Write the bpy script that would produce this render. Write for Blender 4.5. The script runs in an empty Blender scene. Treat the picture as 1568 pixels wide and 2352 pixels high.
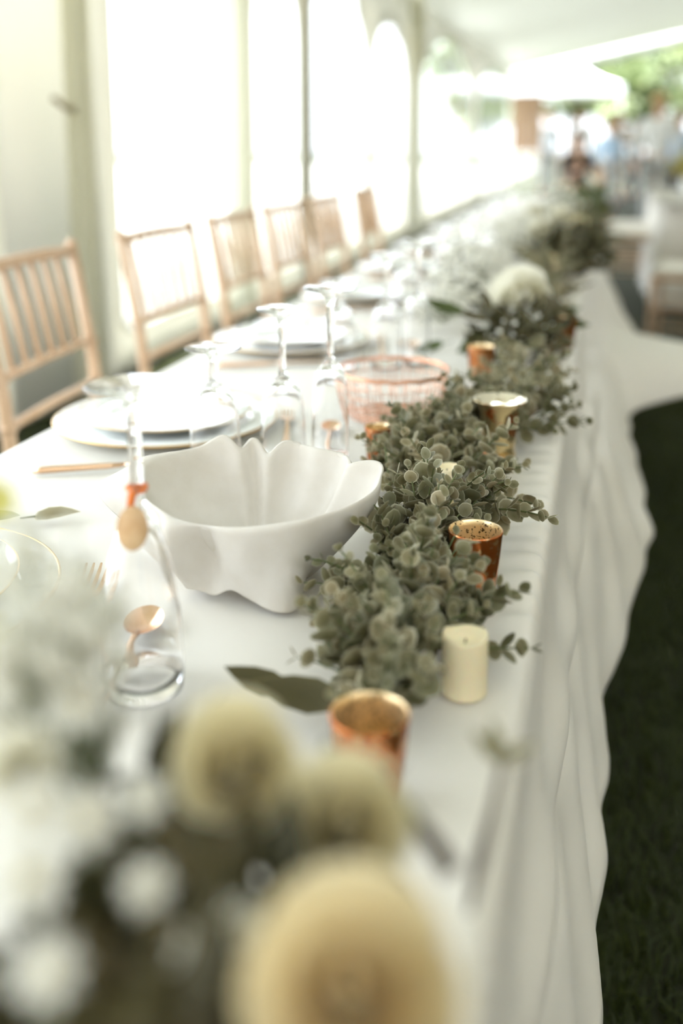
import bpy, bmesh, math, random
import numpy as np
from mathutils import Vector, Matrix, Quaternion, noise

S = bpy.context.scene
COL = S.collection
PI = math.pi
R = math.radians

# ------------------------------------------------------------------ camera
cam_d = bpy.data.cameras.new('camera')
cam = bpy.data.objects.new('camera', cam_d)
COL.objects.link(cam)
cam.location = (0, 0, 1.16)
cam.rotation_euler = (R(90 - 10.77), 0, R(14.59))
cam_d.sensor_fit = 'VERTICAL'
cam_d.sensor_height = 36.0
cam_d.sensor_width = 24.0
cam_d.lens = 35.0
cam_d.shift_y = -416 / 2352
cam_d.clip_start = 0.02
cam_d.clip_end = 300
cam_d.dof.use_dof = True
cam_d.dof.focus_distance = 0.98
cam_d.dof.aperture_fstop = 1.9
cam_d.dof.aperture_blades = 0
S.camera = cam

# ------------------------------------------------------------------ world, sun, exposure
W = bpy.data.worlds.new('overcast_sky')
S.world = W
W.use_nodes = True
wn = W.node_tree.nodes
wl = W.node_tree.links
wn.clear()
w_out = wn.new('ShaderNodeOutputWorld')
w_bg = wn.new('ShaderNodeBackground')
w_tc = wn.new('ShaderNodeTexCoord')
w_sep = wn.new('ShaderNodeSeparateXYZ')
w_ramp = wn.new('ShaderNodeValToRGB')
w_ramp.color_ramp.elements[0].position = 0.0
w_ramp.color_ramp.elements[0].color = (0.88, 0.935, 1.0, 1)
w_ramp.color_ramp.elements[1].position = 0.9
w_ramp.color_ramp.elements[1].color = (0.78, 0.88, 1.0, 1)
wl.new(w_tc.outputs['Generated'], w_sep.inputs[0])
wl.new(w_sep.outputs['Z'], w_ramp.inputs[0])
wl.new(w_ramp.outputs[0], w_bg.inputs[0])
# overcast sky: three times brighter overhead than at the horizon
w_mr = wn.new('ShaderNodeMapRange')
w_mr.inputs['From Min'].default_value = 0.0
w_mr.inputs['From Max'].default_value = 1.0
w_mr.inputs['To Min'].default_value = 0.42
w_mr.inputs['To Max'].default_value = 1.65
wl.new(w_sep.outputs['Z'], w_mr.inputs['Value'])
wl.new(w_mr.outputs[0], w_bg.inputs[1])
wl.new(w_bg.outputs[0], w_out.inputs[0])

sun_d = bpy.data.lights.new('sun', 'SUN')
sun_d.energy = 3.2
sun_d.angle = R(3)
sun_d.color = (1.0, 0.98, 0.93)
sun = bpy.data.objects.new('sun', sun_d)
COL.objects.link(sun)
sun.rotation_euler = Vector((-0.52, 0.42, 1.3)).to_track_quat('Z', 'Y').to_euler()

vs = S.view_settings
vs.view_transform = 'Standard'
vs.look = 'None'
vs.gamma = 1.0
vs.use_curve_mapping = False
vs.exposure = 3.02
cy = S.cycles
cy.max_bounces = 14
cy.transmission_bounces = 14
cy.transparent_max_bounces = 16
cy.diffuse_bounces = 5
cy.glossy_bounces = 5
cy.sample_clamp_indirect = 6.0
cy.caustics_reflective = False
cy.blur_glossy = 0.6

# ------------------------------------------------------------------ helpers
def lin(r, g, b):
    f = lambda c: (c / 255 / 12.92) if c / 255 <= 0.04045 else ((c / 255 + 0.055) / 1.055) ** 2.4
    return (f(r), f(g), f(b), 1)

def mat(name, color, rough=0.6, metal=0.0, **kw):
    m = bpy.data.materials.new(name)
    m.use_nodes = True
    b = m.node_tree.nodes['Principled BSDF']
    b.inputs['Base Color'].default_value = color
    b.inputs['Roughness'].default_value = rough
    b.inputs['Metallic'].default_value = metal
    for k, v in kw.items():
        b.inputs[k.replace('_', ' ')].default_value = v
    return m

def P(m):
    return m.node_tree.nodes['Principled BSDF']

def noise_color(m, c1, c2, scale=20, detail=4, lo=0.35, hi=0.65, stretch=None, bump=0.0, bscale=None):
    """mottle a material's colour with object-space noise and add fine relief"""
    t = m.node_tree
    tc = t.nodes.new('ShaderNodeTexCoord')
    src = tc.outputs['Object']
    if stretch:
        mp = t.nodes.new('ShaderNodeMapping')
        mp.inputs['Scale'].default_value = stretch
        t.links.new(src, mp.inputs[0])
        src = mp.outputs[0]
    n = t.nodes.new('ShaderNodeTexNoise')
    n.inputs['Scale'].default_value = scale
    n.inputs['Detail'].default_value = detail
    t.links.new(src, n.inputs[0])
    r = t.nodes.new('ShaderNodeValToRGB')
    r.color_ramp.elements[0].position = lo
    r.color_ramp.elements[0].color = c1
    r.color_ramp.elements[1].position = hi
    r.color_ramp.elements[1].color = c2
    t.links.new(n.outputs[0], r.inputs[0])
    t.links.new(r.outputs[0], P(m).inputs['Base Color'])
    if bump:
        n2 = t.nodes.new('ShaderNodeTexNoise')
        n2.inputs['Scale'].default_value = bscale or scale * 4
        n2.inputs['Detail'].default_value = 5
        t.links.new(src, n2.inputs[0])
        b = t.nodes.new('ShaderNodeBump')
        b.inputs['Strength'].default_value = bump
        b.inputs['Distance'].default_value = 0.002
        t.links.new(n2.outputs[0], b.inputs['Height'])
        t.links.new(b.outputs[0], P(m).inputs['Normal'])
    return m

def translucent(m, color, fac):
    """mix a translucent lobe into the material (thin cloth, vinyl, leaves)"""
    t = m.node_tree
    tr = t.nodes.new('ShaderNodeBsdfTranslucent')
    if isinstance(color, tuple):
        tr.inputs[0].default_value = color
    else:
        t.links.new(color, tr.inputs[0])
    mx = t.nodes.new('ShaderNodeMixShader')
    mx.inputs[0].default_value = fac
    o = t.nodes['Material Output']
    t.links.new(P(m).outputs[0], mx.inputs[1])
    t.links.new(tr.outputs[0], mx.inputs[2])
    t.links.new(mx.outputs[0], o.inputs[0])
    return m

class MB:
    """collects vertices and faces, then links them as one mesh object"""
    def __init__(self):
        self.v, self.f, self.mi, self.cur = [], [], [], 0
    def add(self, vs_, fs_, M=None):
        o = len(self.v)
        if M is not None:
            vs_ = [M @ Vector(p) for p in vs_]
        self.v += [tuple(p) for p in vs_]
        self.f += [tuple(i + o for i in q) for q in fs_]
        self.mi += [self.cur] * len(fs_)
        return self
    def box(self, c, s, M=None):
        x, y, z = c
        a, b, d = s[0] / 2, s[1] / 2, s[2] / 2
        vs_ = [(x + i * a, y + j * b, z + k * d) for k in (-1, 1) for j in (-1, 1) for i in (-1, 1)]
        return self.add(vs_, [(0, 2, 3, 1), (4, 5, 7, 6), (0, 1, 5, 4), (2, 6, 7, 3), (0, 4, 6, 2), (1, 3, 7, 5)], M)
    def lathe(self, prof, n=32, M=None, closed=False, wob=None):
        vs_, fs_ = [], []
        for (r, z) in prof:
            for k in range(n):
                a = 2 * PI * k / n
                vs_.append((r * math.cos(a), r * math.sin(a), z))
        m = len(prof)
        for i in range(m if closed else m - 1):
            for k in range(n):
                a, b = i * n + k, i * n + (k + 1) % n
                c, d = ((i + 1) % m) * n + (k + 1) % n, ((i + 1) % m) * n + k
                fs_.append((a, b, c, d))
        return self.add(vs_, fs_, M)
    def tube(self, pts, rad, n=8, M=None, closed=False, cap=True):
        pts = [Vector(p) for p in pts]
        m = len(pts)
        rr = rad if isinstance(rad, (list, tuple)) else [rad] * m
        vs_, fs_ = [], []
        up = Vector((0, 0, 1))
        prev = None
        for i, p in enumerate(pts):
            if closed:
                t = (pts[(i + 1) % m] - pts[i - 1]).normalized()
            else:
                t = (pts[min(i + 1, m - 1)] - pts[max(i - 1, 0)]).normalized()
            if prev is None:
                a = up if abs(t.z) < 0.9 else Vector((1, 0, 0))
                u = t.cross(a).normalized()
            else:
                u = (prev - t * prev.dot(t)).normalized()
            prev = u
            w = t.cross(u)
            for k in range(n):
                an = 2 * PI * k / n
                vs_.append(p + (u * math.cos(an) + w * math.sin(an)) * rr[i])
        for i in range(m if closed else m - 1):
            j = (i + 1) % m
            for k in range(n):
                fs_.append((i * n + k, i * n + (k + 1) % n, j * n + (k + 1) % n, j * n + k))
        if cap and not closed:
            fs_.append(tuple(range(n - 1, -1, -1)))
            fs_.append(tuple((m - 1) * n + k for k in range(n)))
        return self.add(vs_, fs_, M)
    def ball(self, c, r, n=8, m=6, M=None):
        if not isinstance(r, (tuple, list)):
            r = (r, r, r)
        vs_ = [(c[0], c[1], c[2] - r[2])]
        for i in range(1, m):
            a = -PI / 2 + PI * i / m
            for k in range(n):
                b = 2 * PI * k / n
                vs_.append((c[0] + r[0] * math.cos(a) * math.cos(b), c[1] + r[1] * math.cos(a) * math.sin(b), c[2] + r[2] * math.sin(a)))
        vs_.append((c[0], c[1], c[2] + r[2]))
        fs_ = [(0, 1 + (k + 1) % n, 1 + k) for k in range(n)]
        for i in range(m - 2):
            for k in range(n):
                fs_.append((1 + i * n + k, 1 + i * n + (k + 1) % n, 1 + (i + 1) * n + (k + 1) % n, 1 + (i + 1) * n + k))
        l = len(vs_) - 1
        fs_ += [(l, 1 + (m - 2) * n + k, 1 + (m - 2) * n + (k + 1) % n) for k in range(n)]
        return self.add(vs_, fs_, M)
    def mesh(self, name, mats, smooth=True):
        me = bpy.data.meshes.new(name)
        me.from_pydata(self.v, [], self.f)
        for m in (mats if isinstance(mats, (list, tuple)) else [mats]):
            me.materials.append(m)
        if any(self.mi):
            me.polygons.foreach_set('material_index', self.mi)
        me.polygons.foreach_set('use_smooth', [smooth] * len(self.f))
        me.update()
        return me
    def build(self, name, mats, parent=None, smooth=True):
        o = bpy.data.objects.new(name, self.mesh(name, mats, smooth))
        COL.objects.link(o)
        if parent:
            o.parent = parent
        return o

def tag(o, label=None, cat=None, group=None, kind=None):
    if label: o['label'] = label
    if cat: o['category'] = cat
    if group: o['group'] = group
    if kind: o['kind'] = kind
    return o

def thing(name, label, cat, loc=(0, 0, 0), rz=0.0, group=None):
    o = bpy.data.objects.new(name, None)
    o.empty_display_size = 0.02
    COL.objects.link(o)
    o.location = loc
    o.rotation_euler = (0, 0, rz)
    return tag(o, label, cat, group)

def link(name, me, parent=None, M=None):
    o = bpy.data.objects.new(name, me)
    COL.objects.link(o)
    if parent:
        o.parent = parent
    if M is not None:
        o.matrix_basis = M
    return o

def dup(root, loc, rz, label, group=None):
    r = root.copy()
    COL.objects.link(r)
    r.location = loc
    r.rotation_euler = (0, 0, rz)
    r['label'] = label
    if group: r['group'] = group
    for ch in list(root.children):
        c = ch.copy()
        COL.objects.link(c)
        c.parent = r
        for g in list(ch.children):
            d = g.copy()
            COL.objects.link(d)
            d.parent = c
    return r

def bev(o, w, seg=2):
    b = o.modifiers.new('bevel', 'BEVEL')
    b.width = w
    b.segments = seg
    b.limit_method = 'ANGLE'
    return o

# ------------------------------------------------------------------ materials
M = {}
M['cloth'] = mat('white_satin_cloth', lin(236, 232, 222), 0.42, Sheen_Weight=0.25, Sheen_Roughness=0.4, Specular_IOR_Level=0.4)
noise_color(M['cloth'], lin(234, 229, 218), lin(239, 235, 226), 3, bump=0.05, bscale=900)
translucent(M['cloth'], lin(235, 230, 215), 0.08)
M['linen'] = mat('white_linen', lin(224, 219, 209), 0.8)
noise_color(M['linen'], lin(221, 215, 204), lin(228, 223, 214), 40, bump=0.12, bscale=1500)
translucent(M['linen'], lin(240, 235, 225), 0.18)
M['vinyl'] = mat('white_tent_vinyl', lin(240, 240, 234), 0.5)
translucent(M['vinyl'], lin(250, 247, 236), 0.22)
M['light_block'] = mat('light_block_vinyl', lin(205, 182, 142), 0.55)  # for the added unseen walls; tinted to warm the light from the right
translucent(M['light_block'], lin(242, 222, 172), 0.3)
M['roof'] = mat('tent_roof_vinyl', lin(232, 235, 231), 0.55)
translucent(M['roof'], lin(238, 237, 230), 0.16)
M['pole'] = mat('painted_pole', lin(206, 208, 188), 0.4)
M['dark_pole'] = mat('weathered_pole', lin(112, 106, 74), 0.45)
M['strap'] = mat('strap_webbing', lin(150, 135, 95), 0.8)
M['wood'] = mat('natural_chair_wood', lin(206, 174, 142), 0.45)
noise_color(M['wood'], lin(198, 164, 130), lin(214, 184, 154), 8, stretch=(6, 6, 1), bump=0.05)
M['cushion'] = mat('ivory_cushion', lin(238, 234, 224), 0.8)
M['glass'] = mat('clear_glass', (1, 1, 1, 1), 0.0, Transmission_Weight=1.0, IOR=1.45)
M['porcelain'] = mat('white_porcelain', lin(240, 242, 240), 0.08, Coat_Weight=0.5)
M['gold'] = mat('rose_gold_metal', lin(234, 196, 162), 0.2, 1.0)
M['gold_rim'] = mat('gold_rim', lin(214, 178, 120), 0.25, 1.0)
M['copper'] = mat('copper_wire', lin(234, 182, 152), 0.25, 1.0)
M['wax'] = mat('ivory_wax', lin(238, 226, 190), 0.5, Subsurface_Weight=0.4)
P(M['wax']).inputs['Subsurface Radius'].default_value = (0.02, 0.012, 0.006)
M['wick'] = mat('wick', lin(60, 50, 40), 0.9)
M['tag_wood'] = mat('wooden_tag', lin(205, 168, 122), 0.6)
noise_color(M['tag_wood'], lin(196, 156, 112), lin(216, 184, 142), 60)
M['amber'] = mat('amber_cord', lin(226, 120, 40), 0.4)
M['stem'] = mat('green_stem', lin(96, 104, 62), 0.6)
M['twig'] = mat('brown_twig', lin(62, 42, 24), 0.8)
M['vine'] = mat('garland_vine', lin(128, 108, 82), 0.75)
M['table_board'] = mat('plywood', lin(170, 140, 100), 0.6)
M['steel'] = mat('grey_steel', lin(120, 120, 120), 0.4, 0.8)
M['board'] = mat('stained_board', lin(190, 156, 124), 0.6)
noise_color(M['board'], lin(178, 142, 110), lin(202, 170, 138), 4, stretch=(8, 8, 1))
M['bark'] = mat('bark', lin(95, 80, 60), 0.9)
M['white_canopy'] = mat('white_canopy_fabric', lin(245, 245, 242), 0.6)

def mercury(name, body, fleck, flecks_scale, dark):
    """mirrored glass whose silvering is flecked"""
    m = mat(name, body, 0.12, 0.85, Coat_Weight=0.6)
    t = m.node_tree
    tc = t.nodes.new('ShaderNodeTexCoord')
    n = t.nodes.new('ShaderNodeTexNoise')
    n.inputs['Scale'].default_value = flecks_scale
    n.inputs['Detail'].default_value = 3
    n.inputs['Roughness'].default_value = 0.65
    t.links.new(tc.outputs['Object'], n.inputs[0])
    r = t.nodes.new('ShaderNodeValToRGB')
    r.color_ramp.elements[0].position = 0.60 - dark
    r.color_ramp.elements[0].color = body
    r.color_ramp.elements[1].position = 0.64 - dark
    r.color_ramp.elements[1].color = fleck
    t.links.new(n.outputs[0], r.inputs[0])
    t.links.new(r.outputs[0], P(m).inputs['Base Color'])
    return m
M['votive_out'] = mercury('copper_mercury_glass', lin(220, 124, 56), lin(246, 206, 150), 170, 0.06)
translucent(M['votive_out'], lin(232, 128, 48), 0.35)
M['votive_in'] = mercury('gold_mercury_lining', lin(246, 220, 172), lin(70, 46, 20), 330, 0.03)
P(M['votive_in']).inputs['Roughness'].default_value = 0.35
M['hurricane_out'] = mercury('silver_copper_mercury_glass', lin(214, 190, 140), lin(206, 116, 56), 34, 0.06)
M['hurricane_in'] = mercury('silver_mercury_lining', lin(240, 232, 210), lin(190, 170, 130), 90, 0.0)

def leaf_material(name, inner, rimc, back):
    m = mat(name, inner, 0.5, Specular_IOR_Level=0.35)
    t = m.node_tree
    a = t.nodes.new('ShaderNodeAttribute'); a.attribute_name = 'rim'
    b = t.nodes.new('ShaderNodeAttribute'); b.attribute_name = 'tint'
    mx = t.nodes.new('ShaderNodeMix'); mx.data_type = 'RGBA'
    t.links.new(a.outputs['Fac'], mx.inputs['Factor'])
    mx.inputs['A'].default_value = inner
    mx.inputs['B'].default_value = rimc
    hs = t.nodes.new('ShaderNodeHueSaturation')
    mr = t.nodes.new('ShaderNodeMapRange')
    mr.inputs['To Min'].default_value = 0.42
    mr.inputs['To Max'].default_value = 1.45
    t.links.new(b.outputs['Fac'], mr.inputs['Value'])
    t.links.new(mr.outputs[0], hs.inputs['Value'])
    mr2 = t.nodes.new('ShaderNodeMapRange')
    mr2.inputs['To Min'].default_value = 0.53
    mr2.inputs['To Max'].default_value = 0.47
    t.links.new(b.outputs['Fac'], mr2.inputs['Value'])
    t.links.new(mr2.outputs[0], hs.inputs['Hue'])
    t.links.new(mx.outputs['Result'], hs.inputs['Color'])
    t.links.new(hs.outputs[0], P(m).inputs['Base Color'])
    translucent(m, hs.outputs[0], 0.07)
    return m
M['euc'] = leaf_material('dusty_eucalyptus_leaf', lin(116, 110, 74), lin(202, 198, 170), None)
M['broad'] = leaf_material('olive_broad_leaf', lin(82, 92, 42), lin(104, 112, 58), None)
M['brownleaf'] = leaf_material('brown_olive_leaf', lin(74, 66, 36), lin(104, 96, 62), None)
M['yellowgreen'] = leaf_material('yellow_green_leaf', lin(176, 172, 82), lin(205, 200, 120), None)
M['tree'] = leaf_material('tree_leaf', lin(118, 132, 84), lin(140, 150, 106), None)
M['white_petal'] = mat('white_petal', lin(245, 244, 236), 0.7)
translucent(M['white_petal'], lin(250, 249, 242), 0.55)
def petal(name, c1, c2):
    m = mat(name, c1, 0.65, Sheen_Weight=0.2)
    t = m.node_tree
    a = t.nodes.new('ShaderNodeAttribute'); a.attribute_name = 'rim'
    mx = t.nodes.new('ShaderNodeMix'); mx.data_type = 'RGBA'
    t.links.new(a.outputs['Fac'], mx.inputs['Factor'])
    mx.inputs['A'].default_value = c1
    mx.inputs['B'].default_value = c2
    t.links.new(mx.outputs['Result'], P(m).inputs['Base Color'])
    return translucent(m, mx.outputs['Result'], 0.42)
M['cream'] = petal('cream_petal', lin(226, 212, 158), lin(238, 230, 196))
M['peach'] = petal('peach_petal', lin(232, 208, 154), lin(240, 228, 190))
M['ivory'] = petal('ivory_petal', lin(232, 226, 196), lin(245, 243, 230))

# ground
M['ground'] = mat('lawn', lin(60, 66, 24), 0.9)
noise_color(M['ground'], lin(20, 22, 6), lin(48, 54, 17), 6, 8, 0.3, 0.7, bump=0.6, bscale=60)
M['blade'] = mat('grass_blade', lin(46, 54, 15), 0.6)
translucent(M['blade'], lin(84, 92, 30), 0.3)

# clear vinyl window: thin sheet
M['clear'] = bpy.data.materials.new('clear_vinyl')
M['clear'].use_nodes = True
_t = M['clear'].node_tree
_t.nodes.clear()
_o = _t.nodes.new('ShaderNodeOutputMaterial')
_a = _t.nodes.new('ShaderNodeBsdfTransparent')
_a.inputs[0].default_value = (0.97, 0.98, 0.97, 1)
_g = _t.nodes.new('ShaderNodeBsdfGlossy')
_g.inputs['Roughness'].default_value = 0.15
_m = _t.nodes.new('ShaderNodeMixShader')
_f = _t.nodes.new('ShaderNodeFresnel')
_f.inputs[0].default_value = 1.3
_t.links.new(_f.outputs[0], _m.inputs[0])
_t.links.new(_a.outputs[0], _m.inputs[1])
_t.links.new(_g.outputs[0], _m.inputs[2])
_t.links.new(_m.outputs[0], _o.inputs[0])

# ------------------------------------------------------------------ ground and tent shell
g = MB()
NG = 40
gx = [-60 + 120 * i / NG for i in range(NG + 1)]
gy = [-25 + 125 * i / NG for i in range(NG + 1)]
g.add([(x, y, 0.0) for y in gy for x in gx],
      [(j * (NG + 1) + i, j * (NG + 1) + i + 1, (j + 1) * (NG + 1) + i + 1, (j + 1) * (NG + 1) + i) for j in range(NG) for i in range(NG)])
tag(g.build('ground', M['ground']), kind='structure')

rng = np.random.default_rng(5)
def blades(name, area, count, hmin, hmax, label):
    x0, x1, y0, y1 = area
    n = count
    y = y0 + (y1 - y0) * rng.random(n) ** 1.4
    x = x0 + (x1 - x0) * rng.random(n)
    h = hmin + (hmax - hmin) * rng.random(n)
    a = rng.random(n) * 2 * PI
    b = rng.random(n) * 2 * PI
    lean = h * (0.25 + 0.7 * rng.random(n))
    w = 0.0016 + 0.0012 * rng.random(n)
    base = np.stack([x, y, np.zeros(n)], 1)
    side = np.stack([np.cos(a), np.sin(a), np.zeros(n)], 1) * w[:, None]
    dirv = np.stack([np.cos(b), np.sin(b), np.zeros(n)], 1)
    mid = base + dirv * (lean * 0.3)[:, None] + np.array([0, 0, 1]) * (h * 0.6)[:, None]
    tip = base + dirv * lean[:, None] + np.array([0, 0, 1]) * h[:, None]
    V = np.stack([base - side, base + side, mid + side * 0.7, mid - side * 0.7, tip], 1).reshape(-1, 3)
    k = np.arange(n) * 5
    F = [q for i in k.tolist() for q in ((i, i + 1, i + 2, i + 3), (i + 3, i + 2, i + 4))]
    mb = MB()
    mb.v = V.tolist(); mb.f = F; mb.mi = [0] * len(F)
    return tag(mb.build(name, M['blade']), label, 'grass', kind='stuff')
blades('lawn_grass', (-0.1, 0.75, 0.6, 5.5), 26000, 0.02, 0.055, 'dark green lawn grass beside the hanging table cloth')
blades('lawn_grass', (-2.25, -1.2, 2.2, 5.0), 9000, 0.02, 0.05, 'sunlit lawn grass between the chairs and the tent wall')

WX = -2.3          # plane of the tent's side wall
WH = 2.85          # eave height
def wave(y):
    return WX + 0.012 * math.sin(7.1 * y) + 0.006 * math.sin(17 * y + 1)

def arch_pt(c, s, w, sill, spring, rise):
    """point on an arched window outline in direction (c, s) from its centre"""
    cz = (sill + spring) / 2
    best = 1e9
    if abs(c) > 1e-6:
        t = (w / 2) / abs(c)
        if sill <= cz + s * t <= spring: best = min(best, t)
    if s < -1e-6:
        t = (sill - cz) / s
        if abs(c * t) <= w / 2 + 1e-6: best = min(best, t)
    if s > 1e-6:                       # half-ellipse on the springing line
        a, b = w / 2, rise
        k = cz - spring
        A = (c / a) ** 2 + (s / b) ** 2
        B = 2 * s * k / b ** 2
        Cc = (k / b) ** 2 - 1
        t = (-B + math.sqrt(max(B * B - 4 * A * Cc, 0))) / (2 * A)
        if cz + s * t >= spring - 1e-6: best = min(best, t)
    return best

def rect_pt(c, s, y0, y1, yc, z0, z1, cz):
    ts = []
    if c > 1e-9: ts.append((y1 - yc) / c)
    if c < -1e-9: ts.append((y0 - yc) / c)
    if s > 1e-9: ts.append((z1 - cz) / s)
    if s < -1e-9: ts.append((z0 - cz) / s)
    return min(ts)

wall = MB()
panes = []
def wall_panel(y0, y1, win=None):
    if win is None:
        n = max(2, int((y1 - y0) / 0.06))
        vs_ = []
        for i in range(n + 1):
            y = y0 + (y1 - y0) * i / n
            vs_ += [(wave(y), y, 0.0), (wave(y), y, WH)]
        wall.add(vs_, [(2 * i, 2 * i + 2, 2 * i + 3, 2 * i + 1) for i in range(n)])
        return
    wy0, wy1, sill, spring, rise = win
    yc, w = (wy0 + wy1) / 2, wy1 - wy0
    cz = (sill + spring) / 2
    ang = [2 * PI * i / 64 for i in range(64)]
    for (yy, zz) in ((y0, 0), (y1, 0), (y0, WH), (y1, WH)):
        ang.append(math.atan2(zz - cz, yy - yc) % (2 * PI))
    ang = sorted(set(round(a, 6) for a in ang))
    inner, outer, mid = [], [], []
    for a in ang:
        c, s = math.cos(a), math.sin(a)
        t = arch_pt(c, s, w, sill, spring, rise)
        q = rect_pt(c, s, y0, y1, yc, 0, WH, cz)
        inner.append((yc + c * t, cz + s * t))
        outer.append((yc + c * q, cz + s * q))
        mid.append((yc + c * (t + q) / 2, cz + s * (t + q) / 2))
    n = len(ang)
    P3 = lambda p: (wave(p[0]), p[0], p[1])
    vs_ = [P3(p) for p in inner] + [P3(p) for p in mid] + [P3(p) for p in outer]
    fs_ = []
    for i in range(n):
        j = (i + 1) % n
        fs_ += [(i, j, n + j, n + i), (n + i, n + j, 2 * n + j, 2 * n + i)]
    wall.add(vs_, fs_)
    panes.append((inner, yc, cz))

wall_panel(-3.0, -0.9, (-2.7, -1.0, 0.22, 1.9, 0.62))  # first three bays are out of view, windows added to light the near table
wall_panel(-0.9, 1.3, (-0.75, 1.2, 0.22, 1.9, 0.62))
wall_panel(1.3, 3.5, (1.4, 3.25, 0.22, 1.9, 0.62))
wall_panel(3.5, 4.35)
wall_panel(4.35, 6.25, (4.45, 5.98, 0.22, 1.9, 0.62))
wall_panel(6.25, 7.6, (6.45, 7.45, 0.22, 1.9, 0.5))
wall_panel(7.6, 10.0, (7.72, 9.75, 0.22, 1.75, 0.85))
wall_panel(10.0, 12.2, (10.1, 11.75, 0.22, 1.8, 0.6))
wall_panel(12.2, 18.2, (12.85, 17.9, 0.22, 1.7, 0.95))
wall_panel(18.2, 25.4, (18.6, 25.0, 0.22, 1.7, 1.0))
wo = wall.build('wall_left', M['vinyl'])
tag(wo, kind='structure')
so = wo.modifiers.new('thickness', 'SOLIDIFY'); so.thickness = 0.004
for i, (inner, yc, cz) in enumerate(panes):
    p = MB()
    n = len(inner)
    vs_ = [(wave(yc), yc, cz)] + [(wave(a), a, b) for a, b in inner]
    p.add(vs_, [(0, 1 + k, 1 + (k + 1) % n) for k in range(n)])
    po = tag(p.build('window_%d' % (i + 1), M['clear']), kind='structure')
    fr = MB()
    fr.tube([(wave(a) + 0.004, a, b) for a, b in inner], 0.012, 6, closed=True)
    fr.build('window_frame', M['vinyl'], po)

for nm, a_, b2_ in (('light_block_right', (11.7, -3.0), (11.7, 25.4)), ('light_block_back', (WX, -3.0), (11.7, -3.0))):  # unseen walls, added to cut the sky light from right and behind
    m = MB()
    vs_, n = [], 60
    for i in range(n + 1):
        x, y = a_[0] + (b2_[0] - a_[0]) * i / n, a_[1] + (b2_[1] - a_[1]) * i / n
        w_ = 0.03 * math.sin(i * 1.9)
        vs_ += [(x + w_ * (nm == 'light_block_right'), y + w_ * (nm == 'light_block_back'), 0.0), (x, y, WH - 0.02)]
    m.add(vs_, [(2 * i, 2 * i + 2, 2 * i + 3, 2 * i + 1) for i in range(n)])
    o = tag(m.build(nm, M['light_block']), kind='structure')
    o.modifiers.new('thickness', 'SOLIDIFY').thickness = 0.004
# pale paved terrace outside the windows
M['paving'] = mat('pale_paving', lin(150, 148, 142), 0.8)
noise_color(M['paving'], lin(142, 140, 134), lin(158, 156, 150), 2)
m = MB(); m.box((-12.5, 20, 0.01), (19.4, 60, 0.05)); tag(m.build('floor', M['paving']), kind='structure')

# roof: a low gable whose near slope starts at the left eave
rf = MB()
RY0, RY1 = -3.0, 25.4
NR = 36
def roof_pt(u, y):
    x = WX - 0.12 + u * 14.2
    d = abs(x - 4.6) / 6.9
    return (x, y, WH + 1.45 * (1 - d) - 0.05 * math.sin(PI * ((y + 3.0) % 4.0) / 4.0))
nu = 16
vs_ = [roof_pt(i / nu, RY0 + (RY1 - RY0) * j / NR) for j in range(NR + 1) for i in range(nu + 1)]
rf.add(vs_, [(j * (nu + 1) + i, j * (nu + 1) + i + 1, (j + 1) * (nu + 1) + i + 1, (j + 1) * (nu + 1) + i) for j in range(NR) for i in range(nu)])
ro = tag(rf.build('ceiling', M['roof']), kind='structure')
so = ro.modifiers.new('thickness', 'SOLIDIFY'); so.thickness = 0.004
# scalloped valance over the open far end
va = MB()
n = 96
vs_ = []
for i in range(n + 1):
    p = roof_pt(i / n, RY1)
    vs_ += [(p[0], p[1] + 0.02, p[2]), (p[0], p[1] + 0.03, p[2] - 0.22 - 0.08 * abs(math.sin(PI * i / 4)))]
va.add(vs_, [(2 * i, 2 * i + 2, 2 * i + 3, 2 * i + 1) for i in range(n)])
vo = tag(va.build('trim_1', M['roof']), kind='structure')
vo.modifiers.new('thickness', 'SOLIDIFY').thickness = 0.004

def draped_pole(y, r, x, label, drape_w, matname='pole', strap=False):
    t = thing('tent_pole', label, 'pole', (x, y, 0))
    b = MB(); b.lathe([(0.0, 0.0), (r, 0.0), (r, WH + 0.12), (0.0, WH + 0.12)], 20); b.build('pole', M[matname], t)
    b = MB(); b.box((0, 0, 0.004), (0.085, 0.16, 0.008)); b.build('base_plate', M['steel'], t)
    if drape_w:
        d = MB()
        vs_, fs_ = [], []
        nn, hh = 48, 12
        for j in range(hh + 1):
            z = 0.06 + (WH - 0.1) * j / hh
            for k in range(nn):
                a = 2 * PI * k / nn
                rr = drape_w * (1 + 0.16 * math.sin(9 * a) * (0.6 + 0.4 * math.cos(j * 0.5))) * (1.25 if j == 0 else 1)
                vs_.append((rr * math.cos(a), rr * math.sin(a), z))
        for j in range(hh):
            for k in range(nn):
                fs_.append((j * nn + k, j * nn + (k + 1) % nn, (j + 1) * nn + (k + 1) % nn, (j + 1) * nn + k))
        d.add(vs_, fs_)
        d.build('leg_drape', M['drape'], t)
    if strap:
        s = MB(); s.tube([(-0.0, -0.04, 1.285), (0.0, -0.12, 1.30), (0.0, -0.2, 1.33)], 0.012, 8); s.build('strap', M['strap'], t)
    return t
M['drape'] = mat('pale_green_drape', lin(236, 234, 220), 0.7)
translucent(M['drape'], lin(240, 238, 222), 0.6)
draped_pole(3.86, 0.018, WX + 0.16, 'thick pale draped tent pole behind the nearest chair', 0.055, strap=True)
draped_pole(5.95, 0.015, WX + 0.10, 'slimmer pale draped pole between two arched windows', 0.06)
draped_pole(7.55, 0.036, WX + 0.075, 'thin bare olive tent pole rising behind the chairs', 0, 'dark_pole')
draped_pole(11.9, 0.02, WX + 0.12, 'farthest pale draped tent pole along the side wall', 0.075)

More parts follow.
